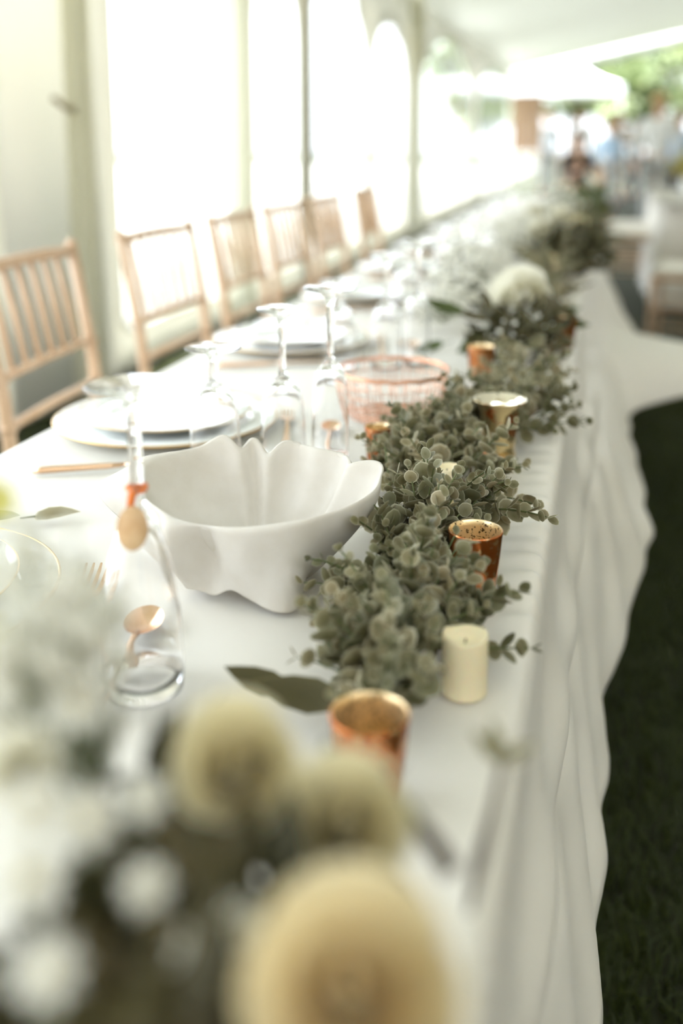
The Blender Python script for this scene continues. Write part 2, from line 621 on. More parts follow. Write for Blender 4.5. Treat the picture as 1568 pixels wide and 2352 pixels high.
# ------------------------------------------------------------------ table and its cloth
TZ = 0.748
XL, XR = -0.775, -0.040
tb = thing('banquet_table', 'long folding banquet table hidden under the white cloth', 'table', (-0.4075, 3.9, 0))
b = MB(); b.box((0, 0, TZ - 0.017), (XR - XL - 0.03, 7.6, 0.03)); b.build('tabletop', M['table_board'], tb)
for sx in (-1, 1):
    for yy in (-3.4, -1.1, 1.1, 3.4):
        b = MB(); b.tube([(sx * 0.24, yy, 0), (sx * 0.24, yy, TZ - 0.03)], 0.014, 8); b.build('leg', M['steel'], tb)

hem_pts = [(-0.2, 0.03), (0.83, 0.030), (1.03, 0.037), (1.27, 0.044), (1.36, 0.039), (1.46, 0.046), (1.66, 0.076), (1.84, 0.102),
           (2.02, 0.130), (2.22, 0.134), (2.5, 0.117), (2.8, 0.105), (3.1, 0.110), (3.6, 0.16), (3.95, 0.19), (4.4, 0.16), (4.8, 0.137), (5.96, 0.055), (7.8, 0.05)]
hy = np.array([p[0] for p in hem_pts]); hx = np.array([p[1] for p in hem_pts])
def smooth_interp(y):
    s = 0.0
    for o_, w_ in ((-0.06, 0.25), (0, 0.5), (0.06, 0.25)):
        s += w_ * float(np.interp(y + o_, hy, hx))
    return s
def sst(a, b, x):
    t = min(max((x - a) / (b - a), 0), 1)
    return t * t * (3 - 2 * t)

CY0, CY1 = 0.05, 7.75
def cloth_xz(s, y):
    """s in [0,1]: left hem -> left edge -> top -> right edge -> right hem"""
    if s < 0.25:
        d = 1 - s / 0.25
        x = XL - 0.010 + 0.105 * sst(0.12, 0.5, d) - 0.006 * d * math.sin(6.0 * y + 0.8 * math.sin(2.1 * y))
        return x, TZ - 0.012 - 0.40 * d + 0.012 * d * math.sin(5 * y)
    if s > 0.72:
        d = (s - 0.72) / 0.28
        d0 = d
        hxv = smooth_interp(y)
        fl = math.exp(-((y - 3.42) / 0.22) ** 4)            # corner caught by the wind
        out = (hxv - XR) * (0.35 * d + 0.65 * d ** 1.6)
        z = TZ - 0.010 - 0.392 * d
        out += 0.46 * fl * max(0, (d - 0.55) / 0.45) ** 1.25
        z += 0.10 * fl * max(0, (d - 0.55) / 0.45)
        # lengthwise folds that wander along the drop, and small pulls
        out += 0.0075 * d ** 0.5 * math.exp(-((d - 0.10 - 0.035 * (y - 0.9)) / 0.045) ** 2)
        out += 0.011 * math.exp(-((d - 0.30 - 0.05 * math.sin(1.3 * y)) / 0.07) ** 2)
        out -= 0.010 * math.exp(-((d - 0.44 - 0.06 * math.sin(1.1 * y + 0.6)) / 0.06) ** 2)
        out += 0.010 * d * noise.noise(Vector((2.2 * d, 3.4 * y, 0.0)))
        out += 0.006 * d * noise.noise(Vector((6 * d + 2.2 * y, 9 * y, 3.0)))
        out += 0.004 * sst(0.05, 0.3, d) * math.sin(24 * y + 14 * d + 3 * noise.noise(Vector((0.0, 2 * y, 1.0))))
        z += 0.008 * d * math.sin(7.3 * y + 1.0)
        out = max(out, 0.004 + 0.012 * d)
        return XR + out, z
    u = (s - 0.25) / 0.47
    x = XL + (XR - XL) * u
    z = TZ
    # gathers along the right edge and soft laundry folds on the open top
    edge = math.exp(-((x - XR) / 0.038) ** 2)
    z += 0.0065 * edge * sst(0.72, 0.9, y) * (1 - sst(1.45, 1.7, y)) * (0.5 + 0.5 * math.sin(y * 2 * PI / 0.043 + 2.5 * noise.noise(Vector((0, 9 * y, 0))) - 20 * (x - XR)))
    z += 0.0018 * edge * (0.5 + 0.5 * math.sin(18 * y))
    z += 0.0022 * max(0, noise.noise(Vector((3.0 * x, 5 * y - 2 * x, 7.0))))
    for yf, w_ in ((0.985, 0.008), (1.02, 0.006), (1.055, 0.009), (2.2, 0.01), (3.4, 0.01)):
        z += 0.0022 * math.exp(-((y - yf - 0.10 * (x + 0.6)) / w_) ** 2) * sst(-0.40, -0.5, x)
    # rounded shoulders at both edges
    z -= 0.010 * math.exp(-(x - XL) / 0.006) + 0.010 * math.exp(-(XR - x) / 0.006)
    return x, z
svals = list(np.linspace(0, 0.25, 13)[:-1]) + list(0.25 + 0.47 * np.array([0, .004, .012, .025] + list(np.linspace(.05, .90, 30)) + list(np.linspace(.91, 1, 16)))) + list(np.linspace(0.72, 1.0, 44)[1:])
yv = list(np.linspace(CY0, 0.7, 40)[:-1]) + list(np.linspace(0.7, 1.7, 170)[:-1]) + list(np.linspace(1.7, 4.4, 170)[:-1]) + list(np.linspace(4.4, CY1, 90))
c = MB()
ns = len(svals)
vs_ = []
for y in yv:
    for s in svals:
        x, z = cloth_xz(s, y)
        vs_.append((x, y, z))
c.add(vs_, [(j * ns + i, j * ns + i + 1, (j + 1) * ns + i + 1, (j + 1) * ns + i) for j in range(len(yv) - 1) for i in range(ns - 1)])
co = tag(c.build('tablecloth', M['cloth']), 'long white satin tablecloth with a rippled hem hanging over the grass', 'tablecloth')
co.modifiers.new('thickness', 'SOLIDIFY').thickness = 0.0015
TT = 0.7515   # where things stand on the cloth

# ------------------------------------------------------------------ chairs
def make_chair():
    t = thing('chiavari_chair', 'x', 'chair')
    W_ = M['wood']
    hw = 0.205
    for sx in (-1, 1):
        # back leg running up into the back post
        b = MB()
        b.tube([(-0.235, sx * 0.19, 0.0), (-0.2, sx * 0.193, 0.25), (-0.187, sx * 0.196, 0.44), (-0.205, sx * 0.2, 0.68), (-0.245, sx * hw, 0.925)],
               [0.011, 0.0135, 0.015, 0.0135, 0.0125], 10)
        for z, x in ((0.53, -0.192), (0.62, -0.199), (0.715, -0.21), (0.25, -0.2)):
            b.tube([(x, sx * 0.198, z - 0.006), (x, sx * 0.198, z + 0.006)], 0.0175, 10)
        b.ball((-0.247, sx * hw, 0.932), 0.014, 10, 6)
        b.build('leg', W_, t)
        b = MB()
        b.tube([(0.2, sx * 0.205, 0.0), (0.19, sx * 0.2, 0.25), (0.185, sx * 0.195, 0.43)], [0.011, 0.0135, 0.016], 10)
        for z in (0.16, 0.28):
            b.tube([(0.192, sx * 0.2, z - 0.006), (0.192, sx * 0.2, z + 0.006)], 0.0175, 10)
        b.build('leg', W_, t)
    b = MB(); b.tube([(-0.247, -hw, 0.918), (-0.256, -0.1, 0.922), (-0.258, 0, 0.923), (-0.256, 0.1, 0.922), (-0.247, hw, 0.918)], 0.0125, 10)
    b.build('top_rail', W_, t)
    for z, x in ((0.715, -0.21), (0.62, -0.199), (0.53, -0.192)):
        b = MB(); b.tube([(x, -0.198, z), (x - 0.008, 0, z), (x, 0.198, z)], 0.0095, 8); b.build('back_rail', W_, t)
    for k in range(6):
        y = -0.198 + 0.396 * (k + 1) / 7
        b = MB(); b.tube([(-0.215, y, 0.715), (-0.234, y, 0.82), (-0.256, y, 0.92)], [0.0065, 0.008, 0.0065], 8); b.build('spindle', W_, t)
    b = MB()
    b.box((0, 0, 0.435), (0.40, 0.40, 0.03)); bev(b.build('seat', W_, t, False), 0.012)
    b = MB()
    b.box((0.0, 0, 0.47), (0.385, 0.385, 0.04)); bev(b.build('cushion', M['cushion'], t), 0.017, 4)
    for sx in (-1, 1):
        for z in (0.17, 0.28):
            b = MB(); b.tube([(-0.207, sx * 0.194, z), (0.191, sx * 0.2, z)], 0.008, 8); b.build('stretcher', W_, t)
    for x in (-0.205, 0.193):
        b = MB(); b.tube([(x, -0.195, 0.23), (x, 0.195, 0.23)], 0.008, 8); b.build('stretcher', W_, t)
    return t
chair0 = make_chair()
chair0.location = (-0.895, 1.83, 0); chair0.rotation_euler = (0, 0, R(4))
chair0['label'] = 'pale wooden spindle-back chair nearest the camera, by the table corner'
for k, (y, rz, lab) in enumerate([(2.45, -1, 'second pale spindle-back chair from the camera along the table'),
                                  (3.02, 1, 'third pale spindle-back chair from the camera along the table'),
                                  (3.54, -2, 'fourth pale spindle-back chair, in front of the thin tent pole'),
                                  (4.12, 0, 'fifth pale spindle-back chair, just beyond the thin tent pole'),
                                  (4.85, 1, 'sixth and farthest pale spindle-back chair on the window side')]):
    dup(chair0, (-0.90, y, 0), R(rz), lab)
dup(chair0, (0.50, 5.75, 0), R(170), 'pale spindle-back chair on the lawn right of the long table')

# ------------------------------------------------------------------ place settings
def glass_mesh(kind):
    """upside-down stemmed glass: rim on the table at z=0, foot on top"""
    if kind == 'goblet':
        out = [(0.0305, 0.0), (0.0315, 0.012), (0.0318, 0.04), (0.0300, 0.07), (0.0250, 0.096), (0.0150, 0.110), (0.0070, 0.1175), (0.0052, 0.124), (0.0062, 0.131),
               (0.0050, 0.139), (0.0060, 0.148), (0.0120, 0.1545), (0.0250, 0.1575), (0.0345, 0.1595), (0.0350, 0.1610), (0.0340, 0.1618)]
        inn = [(0.0295, 0.0), (0.0304, 0.012), (0.0307, 0.04), (0.0289, 0.069), (0.0238, 0.093), (0.0130, 0.105), (0.0, 0.1085)]
        top = 0.1622
    elif kind == 'wine':
        out = [(0.0270, 0.0), (0.0282, 0.02), (0.0278, 0.05), (0.0262, 0.085), (0.0225, 0.106), (0.0140, 0.117), (0.0062, 0.1235), (0.0042, 0.135), (0.0040, 0.160),
               (0.0044, 0.185), (0.0070, 0.196), (0.0140, 0.2015), (0.0260, 0.2045), (0.0312, 0.2065), (0.0316, 0.2078), (0.0306, 0.2085)]
        inn = [(0.0261, 0.0), (0.0272, 0.02), (0.0268, 0.05), (0.0252, 0.084), (0.0214, 0.103), (0.0120, 0.113), (0.0, 0.116)]
        top = 0.2088
    else:
        out = [(0.0225, 0.0), (0.0236, 0.02), (0.0234, 0.06), (0.0220, 0.10), (0.0190, 0.121), (0.0120, 0.132), (0.0060, 0.1385), (0.0042, 0.150), (0.0040, 0.180),
               (0.0044, 0.206), (0.0070, 0.218), (0.0140, 0.2235), (0.0270, 0.2265), (0.0335, 0.2285), (0.0340, 0.2298), (0.0330, 0.2305)]
        inn = [(0.0216, 0.0), (0.0227, 0.02), (0.0224, 0.06), (0.0210, 0.099), (0.0179, 0.118), (0.0100, 0.128), (0.0, 0.131)]
        top = 0.2308
    m = MB()
    prof = list(reversed(inn)) + out + [(0.0, top)]
    m.lathe(prof, 40)
    return m.mesh(kind, M['glass'])
GM = {k: glass_mesh(k) for k in ('goblet', 'wine', 'flute')}

def glass_thing(kind, name, label, x, y, group):
    o = link(name, GM[kind])
    o.location = (x, y, TT + 0.0008)
    return tag(o, label, 'glass', group)

def plate_meshes():
    ch = MB()
    ch.lathe([(0.0, 0.003), (0.105, 0.003), (0.118, 0.006), (0.158, 0.012), (0.1605, 0.0135), (0.159, 0.0155), (0.117, 0.0095), (0.104, 0.0065), (0.0, 0.0065)], 72)
    cr = MB()
    cr.tube([(0.1605 * math.cos(2 * PI * k / 72), 0.1605 * math.sin(2 * PI * k / 72), 0.0142) for k in range(72)], 0.0017, 8, closed=True)
    pl = MB()
    pl.lathe([(0.0, 0.0), (0.07, 0.0), (0.075, 0.001), (0.082, 0.005), (0.122, 0.015), (0.125, 0.0165), (0.1235, 0.0182), (0.081, 0.0088), (0.072, 0.0055), (0.0, 0.005)], 72)
    pr = MB()
    pr.tube([(0.1248 * math.cos(2 * PI * k / 72), 0.1248 * math.sin(2 * PI * k / 72), 0.0172) for k in range(72)], 0.0010, 6, closed=True)
    return (ch.mesh('charger', M['porcelain_clear']), cr.mesh('charger_rim', M['gold_rim']), pl.mesh('plate', M['porcelain']), pr.mesh('plate_rim', M['gold_rim']))
M['porcelain_clear'] = mat('pearl_white_glass', lin(244, 246, 244), 0.12, Coat_Weight=0.4)
CH, CR, PL_, PR_ = plate_meshes()

def fork_mesh():
    """dessert fork lying along +y, tines at the far end"""
    m = MB()
    def strip(pts, w, th):
        vs_, fs_ = [], []
        for i, (y, z) in enumerate(pts):
            ww = w[i] / 2
            for sx in (-1, 1):
                for sz in (-1, 1):
                    vs_.append((sx * ww, y, z + sz * th / 2))
        n = len(pts)
        for i in range(n - 1):
            a = i * 4; b_ = a + 4
            fs_ += [(a, a + 1, b_ + 1, b_), (a + 2, b_ + 2, b_ + 3, a + 3), (a + 1, a + 3, b_ + 3, b_ + 1), (a, b_, b_ + 2, a + 2)]
        fs_ += [(0, 2, 3, 1), (n * 4 - 4, n * 4 - 3, n * 4 - 1, n * 4 - 2)]
        return vs_, fs_
    m.add(*strip([(-0.115, 0.003), (-0.10, 0.003), (-0.05, 0.004), (0.0, 0.010), (0.012, 0.0105), (0.022, 0.008), (0.032, 0.005), (0.042, 0.004)],
                 [0.010, 0.013, 0.008, 0.006, 0.008, 0.018, 0.024, 0.025], 0.0022))
    for k in range(4):
        dx = -0.0105 + 0.007 * k
        vs_, fs_ = strip([(0.041, 0.004), (0.06, 0.0045), (0.078, 0.0075), (0.088, 0.0105)], [0.0040, 0.0036, 0.003, 0.0018], 0.0018)
        m.add([(v[0] + dx, v[1], v[2]) for v in vs_], fs_)
    return m.mesh('fork', M['gold'], False)
def spoon_mesh():
    m = MB()
    n, k = 9, 12
    vs_, fs_ = [], []
    for i in range(n):
        r = i / (n - 1)
        for j in range(k * 2):
            a = 2 * PI * j / (k * 2)
            vs_.append((0.018 * r * math.cos(a), 0.060 + 0.027 * r * math.sin(a) * (1.05 if math.sin(a) < 0 else 1), 0.0015 + 0.007 * r * r))
    for i in range(n - 1):
        for j in range(k * 2):
            fs_.append((i * 2 * k + j, i * 2 * k + (j + 1) % (2 * k), (i + 1) * 2 * k + (j + 1) % (2 * k), (i + 1) * 2 * k + j))
    m.add(vs_, fs_)
    m.tube([(0, 0.034, 0.0085), (0, 0.02, 0.011), (0, -0.03, 0.008), (0, -0.09, 0.004), (0, -0.11, 0.004)], [0.003, 0.0026, 0.003, 0.0045, 0.004], 8)
    return m.mesh('spoon', M['gold'])
def knife_mesh():
    m = MB()
    m.tube([(0, -0.11, 0.004), (0, -0.10, 0.0045), (0, -0.02, 0.004), (0, 0.0, 0.004)], [0.003, 0.0048, 0.004, 0.003], 10)
    vs_, fs_ = [], []
    prof = [(0.0, 0.004), (0.03, 0.008), (0.07, 0.009), (0.10, 0.007), (0.115, 0.001)]
    for y, w in prof:
        vs_ += [(-0.004, y, 0.0030), (-0.004 + w * 1.6, y, 0.0035), (-0.004 + w * 1.6, y, 0.0045), (-0.004, y, 0.0055)]
    for i in range(len(prof) - 1):
        for j in range(4):
            fs_.append((i * 4 + j, i * 4 + (j + 1) % 4, i * 4 + 4 + (j + 1) % 4, i * 4 + 4 + j))
    fs_.append((0, 3, 2, 1)); fs_.append(tuple(len(vs_) - 4 + j for j in range(4)))
    m.add(vs_, fs_)
    return m.mesh('knife', M['gold'])
FK, SP, KN = fork_mesh(), spoon_mesh(), knife_mesh()

ORD = ['nearest', 'second', 'third', 'fourth', 'fifth', 'sixth']
settings = [0.695, 1.305, 1.92, 2.54, 3.16, 3.80]
for i, y in enumerate(settings):
    w = ORD[i]
    cx_ = -0.606 + 0.004 * math.sin(3.1 * i)
    t = thing('charger_plate', 'white glass charger plate with a gold rim at the %s place setting' % w, 'plate', (cx_ if i else -0.612, y, TT), 0, 'charger plates along the chair side')
    link('plate_body', CH, t); link('gold_rim', CR, t)
    t = thing('dinner_plate', 'white dinner plate on the gold-rimmed charger of the %s place setting' % w, 'plate', (cx_ if i else -0.612, y, TT + 0.0078), 0, 'dinner plates on the chargers')
    link('plate_body', PL_, t); link('gold_rim', PR_, t)
    o = tag(link('dessert_fork', FK), 'rose gold dessert fork above the plate of the %s place setting' % w, 'fork', 'rose gold dessert forks')
    o.location = (-0.428, y + 0.030, TT); o.rotation_euler = (0, 0, R(16))
    o = tag(link('dessert_spoon', SP), 'rose gold dessert spoon above the plate of the %s place setting' % w, 'spoon', 'rose gold dessert spoons')
    o.location = (-0.350, y - 0.03, TT); o.rotation_euler = (0, 0, R(12))
    if i:
        o = tag(link('dinner_knife', KN), 'rose gold dinner knife on the near side of the %s plate' % w, 'knife', 'rose gold dinner knives')
        o.location = (-0.575, y - 0.20, TT); o.rotation_euler = (0, 0, R(-62))
    offs = [('goblet', -0.452, -0.192, 'water_goblet', 'short-stemmed clear goblet'), ('wine', -0.372, -0.165, 'wine_glass', 'tall-stemmed clear wine glass'), ('flute', -0.322, -0.125, 'champagne_flute', 'narrow clear champagne flute')]
    for kind, x, dy, nm, lb in offs:
        if i == 0:
            continue
        glass_thing(kind, nm, '%s standing upside down at the %s place setting' % (lb, w), x, y + dy, 'upside-down %ss along the table' % nm.replace('_', ' '))

# near flute with its wooden tag
ft = thing('champagne_flute', 'upside-down champagne flute with an oval wooden tag round its stem', 'glass', (-0.321, 0.636, TT + 0.0008), 0, 'upside-down champagne flutes along the table')
m = MB()
out = [(0.0300, 0.0), (0.0312, 0.02), (0.0290, 0.06), (0.0225, 0.105), (0.0150, 0.130), (0.0085, 0.142), (0.0062, 0.150), (0.0052, 0.17), (0.0050, 0.20), (0.0056, 0.218), (0.009, 0.226), (0.018, 0.2305), (0.029, 0.233), (0.034, 0.2345), (0.0345, 0.2358), (0.033, 0.2365)]
inn = [(0.0291, 0.0), (0.0302, 0.02), (0.0279, 0.059), (0.0213, 0.103), (0.0135, 0.126), (0.0065, 0.136), (0.0, 0.138)]
m.lathe(list(reversed(inn)) + out + [(0.0, 0.237)], 48); m.build('glass_body', M['glass'], ft)
m = MB()
m.lathe([(0.0, -0.0022), (0.0108, -0.0022), (0.0113, -0.0012), (0.0113, 0.0012), (0.0108, 0.0022), (0.0, 0.0022)], 28,
        Matrix.Translation((0.007, -0.0225, 0.136)) @ Matrix.Rotation(R(14.6), 4, 'Z') @ Matrix.Rotation(R(78), 4, 'X') @ Matrix.Scale(1.42, 4, (0, 1, 0)))
tg = m.build('wooden_tag', M['tag_wood'], ft); tg['label'] = 'oval wooden tag'
m = MB()
m.tube([(0.0068 * math.cos(2 * PI * k / 16), 0.0068 * math.sin(2 * PI * k / 16), 0.158 + 0.001 * math.sin(2 * PI * k / 8)) for k in range(16)], 0.002, 8, closed=True)
m.tube([(0.002, -0.0068, 0.158), (0.003, -0.014, 0.157), (0.0045, -0.0195, 0.151)], [0.0028, 0.0034, 0.0026], 8)
tg = m.build('amber_cord', M['amber'], ft); tg['label'] = 'orange cord'

# ------------------------------------------------------------------ napkin draped in a bowl shape
def napkin():
    nth = 180
    BX, BY = -0.311, 0.866
    dg = lambda th: math.degrees(th) % 360
    def bump(a, c_, w_):
        d = abs((a - c_ + 180) % 360 - 180)
        return math.exp(-(d / w_) ** 2)
    def rim(th):
        a = dg(th)
        c, s_ = math.cos(th), math.sin(th)
        r = 0.112 + 0.008 * bump(a, 8, 30) + 0.006 * bump(a, 178, 30)
        z = 0.089 + 0.008 * max(0, s_) + 0.004 * bump(a, 10, 30) - 0.005 * max(0, -s_)
        z += 0.012 * bump(a, 124, 9) - 0.009 * bump(a, 116, 5) + 0.006 * bump(a, 108, 6) - 0.010 * bump(a, 99, 5) + 0.004 * bump(a, 90, 7) + 0.006 * bump(a, 28, 10) - 0.004 * bump(a, 42, 7)
        r += -0.010 * bump(a, 116, 6) + 0.006 * bump(a, 108, 6) - 0.012 * bump(a, 99, 6) - 0.008 * bump(a, 38, 8) + 0.007 * bump(a, 26, 8)
        z -= 0.006 * bump(a, 262, 30)
        return r, z
    def skirt(a):                       # how much the cloth hangs free at the front
        return sst(232, 250, a) * (1 - sst(300, 334, a))
    rows = []
    for j in range(15):                 # inside of the bowl, centre to rim
        t = j / 14
        row = []
        for k in range(nth):
            th = 2 * PI * k / nth
            a = dg(th)
            r, z = rim(th)
            rr = r * (0.05 + 0.95 * t ** 0.75)
            zz = 0.006 + (z - 0.006) * t ** 2.1
            pl = 0.0
            for c_, w_, h_ in ((116, 7, -0.007), (99, 7, -0.009), (84, 6, 0.004), (70, 6, -0.005), (56, 6, 0.004), (38, 7, -0.007), (20, 8, 0.004), (140, 9, 0.003)):
                pl += h_ * bump(a, c_, w_)
            rr += 1.55 * pl * t * (1 - 0.4 * t)
            row.append((BX + rr * math.cos(th), BY + rr * 0.86 * math.sin(th), zz))
        rows.append(row)
    for j in range(1, 17):              # rolled rim and the outside falling back down
        t = j / 16
        row = []
        for k in range(nth):
            th = 2 * PI * k / nth
            a = dg(th)
            r, z = rim(th)
            roll = math.sin(min(t * 5, 1) * PI) * 0.0035
            body_r = r + 0.006 * min(t * 6, 1) - (r - 0.055) * t ** 1.35
            body_z = z + roll - (z - 0.003) * t
            w_ = skirt(a)
            zb = 0.010 - 0.006 * bump(a, 262, 6) + 0.004 * bump(a, 274, 6) - 0.009 * bump(a, 298, 12)
            rb = 0.098 + 0.024 * bump(a, 300, 14) - 0.004 * bump(a, 264, 8) + 0.008 * bump(a, 245, 8)
            sk_r = (r + 0.007) * (1 - t) + rb * t + 0.017 * math.sin(PI * t ** 0.8) * (bump(a, 247, 7) - 1.0 * bump(a, 262, 7) + 0.45 * bump(a, 282, 9))
            sk_z = z + roll - (z - zb) * t
            rr = body_r * (1 - w_) + sk_r * w_
            zz = body_z * (1 - w_) + sk_z * w_
            lf = bump(a, 170, 24) ** 1.2                     # left corner sticks out over the rim
            rr += lf * (0.012 + 0.060 * t - (body_r - r) * 0.9)
            zz += lf * ((z - 0.02 * t + roll) - body_z) * 0.85
            row.append((BX + rr * math.cos(th), BY + rr * 0.86 * math.sin(th), max(zz, 0.002)))
        rows.append(row)
    m = MB()
    vs_ = [(x, y, z + TT) for row in rows for (x, y, z) in row]
    fs_ = []
    for j in range(len(rows) - 1):
        for k in range(nth):
            fs_.append((j * nth + k, j * nth + (k + 1) % nth, (j + 1) * nth + (k + 1) % nth, (j + 1) * nth + k))
    fs_.append(tuple(range(nth - 1, -1, -1)))
    m.add(vs_, fs_)
    o = m.build('draped_napkin', M['linen'])
    s = o.modifiers.new('smooth', 'SUBSURF'); s.levels = 1; s.render_levels = 1
    s = o.modifiers.new('thickness', 'SOLIDIFY'); s.thickness = 0.0022; s.offset = 0
    return tag(o, 'large white linen napkin opened like a bowl, its corners hanging over the rim', 'napkin')
napkin()

# ------------------------------------------------------------------ copper wire basket
wb = thing('wire_basket', 'round copper wire basket standing behind the upside-down glasses', 'basket', (-0.293, 1.432, TT))
def ring(r, z, wob=0.0, n=64, ph=0):
    return [(r * math.cos(2 * PI * k / n), r * math.sin(2 * PI * k / n), z + wob * math.sin(2 * PI * k / n * 16 + ph)) for k in range(n)]
m = MB(); m.tube(ring(0.083, 0.070, 0.0008), 0.0018, 6, closed=True); m.tube(ring(0.0838, 0.0732, 0.0006, ph=1), 0.0016, 6, closed=True); m.build('rim', M['copper'], wb)
m = MB()
for r, z in ((0.081, 0.055), (0.0785, 0.04), (0.0745, 0.025), (0.069, 0.012)):
    m.tube(ring(r, z, 0.0), 0.0008, 5, closed=True)
m.build('wire_ring', M['copper'], wb)
m = MB()
for k in range(44):
    a = 2 * PI * k / 44
    d = 0.06 * (-1) ** k
    pts = [(0.064 * math.cos(a), 0.064 * math.sin(a), 0.002), (0.0745 * math.cos(a + d), 0.0745 * math.sin(a + d), 0.025), (0.0785 * math.cos(a), 0.0785 * math.sin(a), 0.042), (0.083 * math.cos(a + d * 0.5), 0.083 * math.sin(a + d * 0.5), 0.070)]
    m.tube(pts, 0.0007, 5)
m.build('wire_mesh', M['copper'], wb)
m = MB()
for r in (0.064, 0.056, 0.047, 0.037, 0.026, 0.014):
    m.tube(ring(r, 0.0025, 0.0006, 40, r * 90), 0.0011, 5, closed=True)
for k in range(14):
    a = 2 * PI * k / 14
    m.tube([(0.006 * math.cos(a), 0.006 * math.sin(a), 0.003), (0.064 * math.cos(a), 0.064 * math.sin(a), 0.003)], 0.0008, 5)
m.build('wire_base', M['copper'], wb)

# ------------------------------------------------------------------ candles and mercury-glass holders
def cup(name, label, loc, prof_out, prof_in, mo, mi, cat='candle holder', wax=None, rz=0.0, group=None):
    t = thing(name, label, cat, loc, rz, group)
    m = MB(); m.lathe(prof_out, 48); m.build('glass_cup', mo, t)
    m = MB(); m.lathe(prof_in, 48); o = m.build('mirrored_lining', mi, t)
    if wax:
        m = MB(); m.lathe([(0, wax[1]), (wax[0], wax[1]), (wax[0], wax[2]), (wax[0] * 0.85, wax[2] - 0.001), (0, wax[2] - 0.003)], 28); c_ = m.build('tealight', M['wax'], t)
        m = MB(); m.tube([(0, 0, wax[2] - 0.003), (0.0006, 0, wax[2] + 0.004)], 0.0007, 6); m.build('wick', M['wick'], c_)
    return t
VO = [(0.0, 0.0), (0.0175, 0.0), (0.0192, 0.0015), (0.0198, 0.005), (0.0222, 0.030), (0.0245, 0.0575), (0.0250, 0.0615), (0.0247, 0.0630), (0.0240, 0.0632)]
VI = [(0.0240, 0.0632), (0.0233, 0.0625), (0.0229, 0.0570), (0.0205, 0.030), (0.0185, 0.010), (0.015, 0.0075), (0.0, 0.0072)]
def votive(label, loc, k=1.0, rz=0.0, group='copper mercury-glass votive cups'):
    s = lambda p: [(r * k, z * k) for r, z in p]
    return cup('votive_cup', label, loc, s(VO), s(VI), M['votive_out'], M['votive_in'], 'candle holder', None, rz, group)
votive('copper mercury-glass votive cup in sharp focus on the right edge of the greenery', (-0.0975, 0.857, TT), 1.0, 0.4)
votive('copper votive cup with a bright blurred rim, nearest the camera', (-0.124, 0.545, TT), 1.0, 1.4)
votive('small copper votive cup half hidden between napkin and greenery', (-0.268, 1.218, TT), 0.72, 2.2)
votive('blurred copper votive cup left of the middle bouquet', (-0.192, 1.70, TT), 0.95, 3.0)
votive('blurred copper votive cup right of the middle bouquet', (-0.062, 2.02, TT), 1.0, 3.9)
votive('distant copper votive cup under the far bouquet', (-0.135, 2.86, TT), 1.0, 5.0)
HO = [(0.0, 0.0), (0.020, 0.0), (0.0235, 0.002), (0.0235, 0.006), (0.0215, 0.012), (0.0222, 0.022), (0.0238, 0.038), (0.0244, 0.055), (0.0250, 0.069), (0.0285, 0.080), (0.0345, 0.0875), (0.0352, 0.0888), (0.0345, 0.0895)]
HI = [(0.0345, 0.0895), (0.0335, 0.0885), (0.0272, 0.0803), (0.0236, 0.069), (0.0230, 0.055), (0.0224, 0.038), (0.0206, 0.022), (0.0195, 0.012), (0.0, 0.0105)]
cup('flared_hurricane', 'flared silver and copper mercury-glass hurricane holder standing in the greenery', (-0.118, 1.275, TT), [(r, z * 0.87) for r, z in HO], [(r, z * 0.87) for r, z in HI], M['hurricane_out'], M['hurricane_in'], 'candle holder', (0.016, 0.011, 0.022), 2.3)

def pillar(label, loc, r, h):
    t = thing('pillar_candle', label, 'candle', loc, 0, None)
    m = MB()
    n = 40
    prof = [(0.0, 0.0), (r * 0.97, 0.0), (r, 0.002), (r, h * 0.5), (r * 0.995, h - 0.002), (r * 0.97, h), (r * 0.86, h - 0.0005), (r * 0.80, h - 0.005), (r * 0.4, h - 0.007), (0.0, h - 0.0072)]
    m.lathe(prof, n)
    m.v = [(x, y, z + (0.0012 * math.sin(2 * math.atan2(y, x) + 1) + 0.0004 * math.sin(5 * math.atan2(y, x)) if z > h * 0.8 and math.hypot(x, y) > r * 0.7 else 0)) for x, y, z in m.v]
    m.build('wax_body', M['wax'], t)
    m = MB(); m.tube([(0, 0, h - 0.0075), (0.0005, 0, h - 0.004)], 0.0008, 6); m.build('wick', M['wick'], t)
    return t
pillar('stout ivory pillar candle at the near end of the greenery', (-0.084, 0.690, TT), 0.0172, 0.047)
pillar('small ivory candle almost buried in the middle of the eucalyptus', (-0.157, 1.078, TT), 0.0145, 0.047)

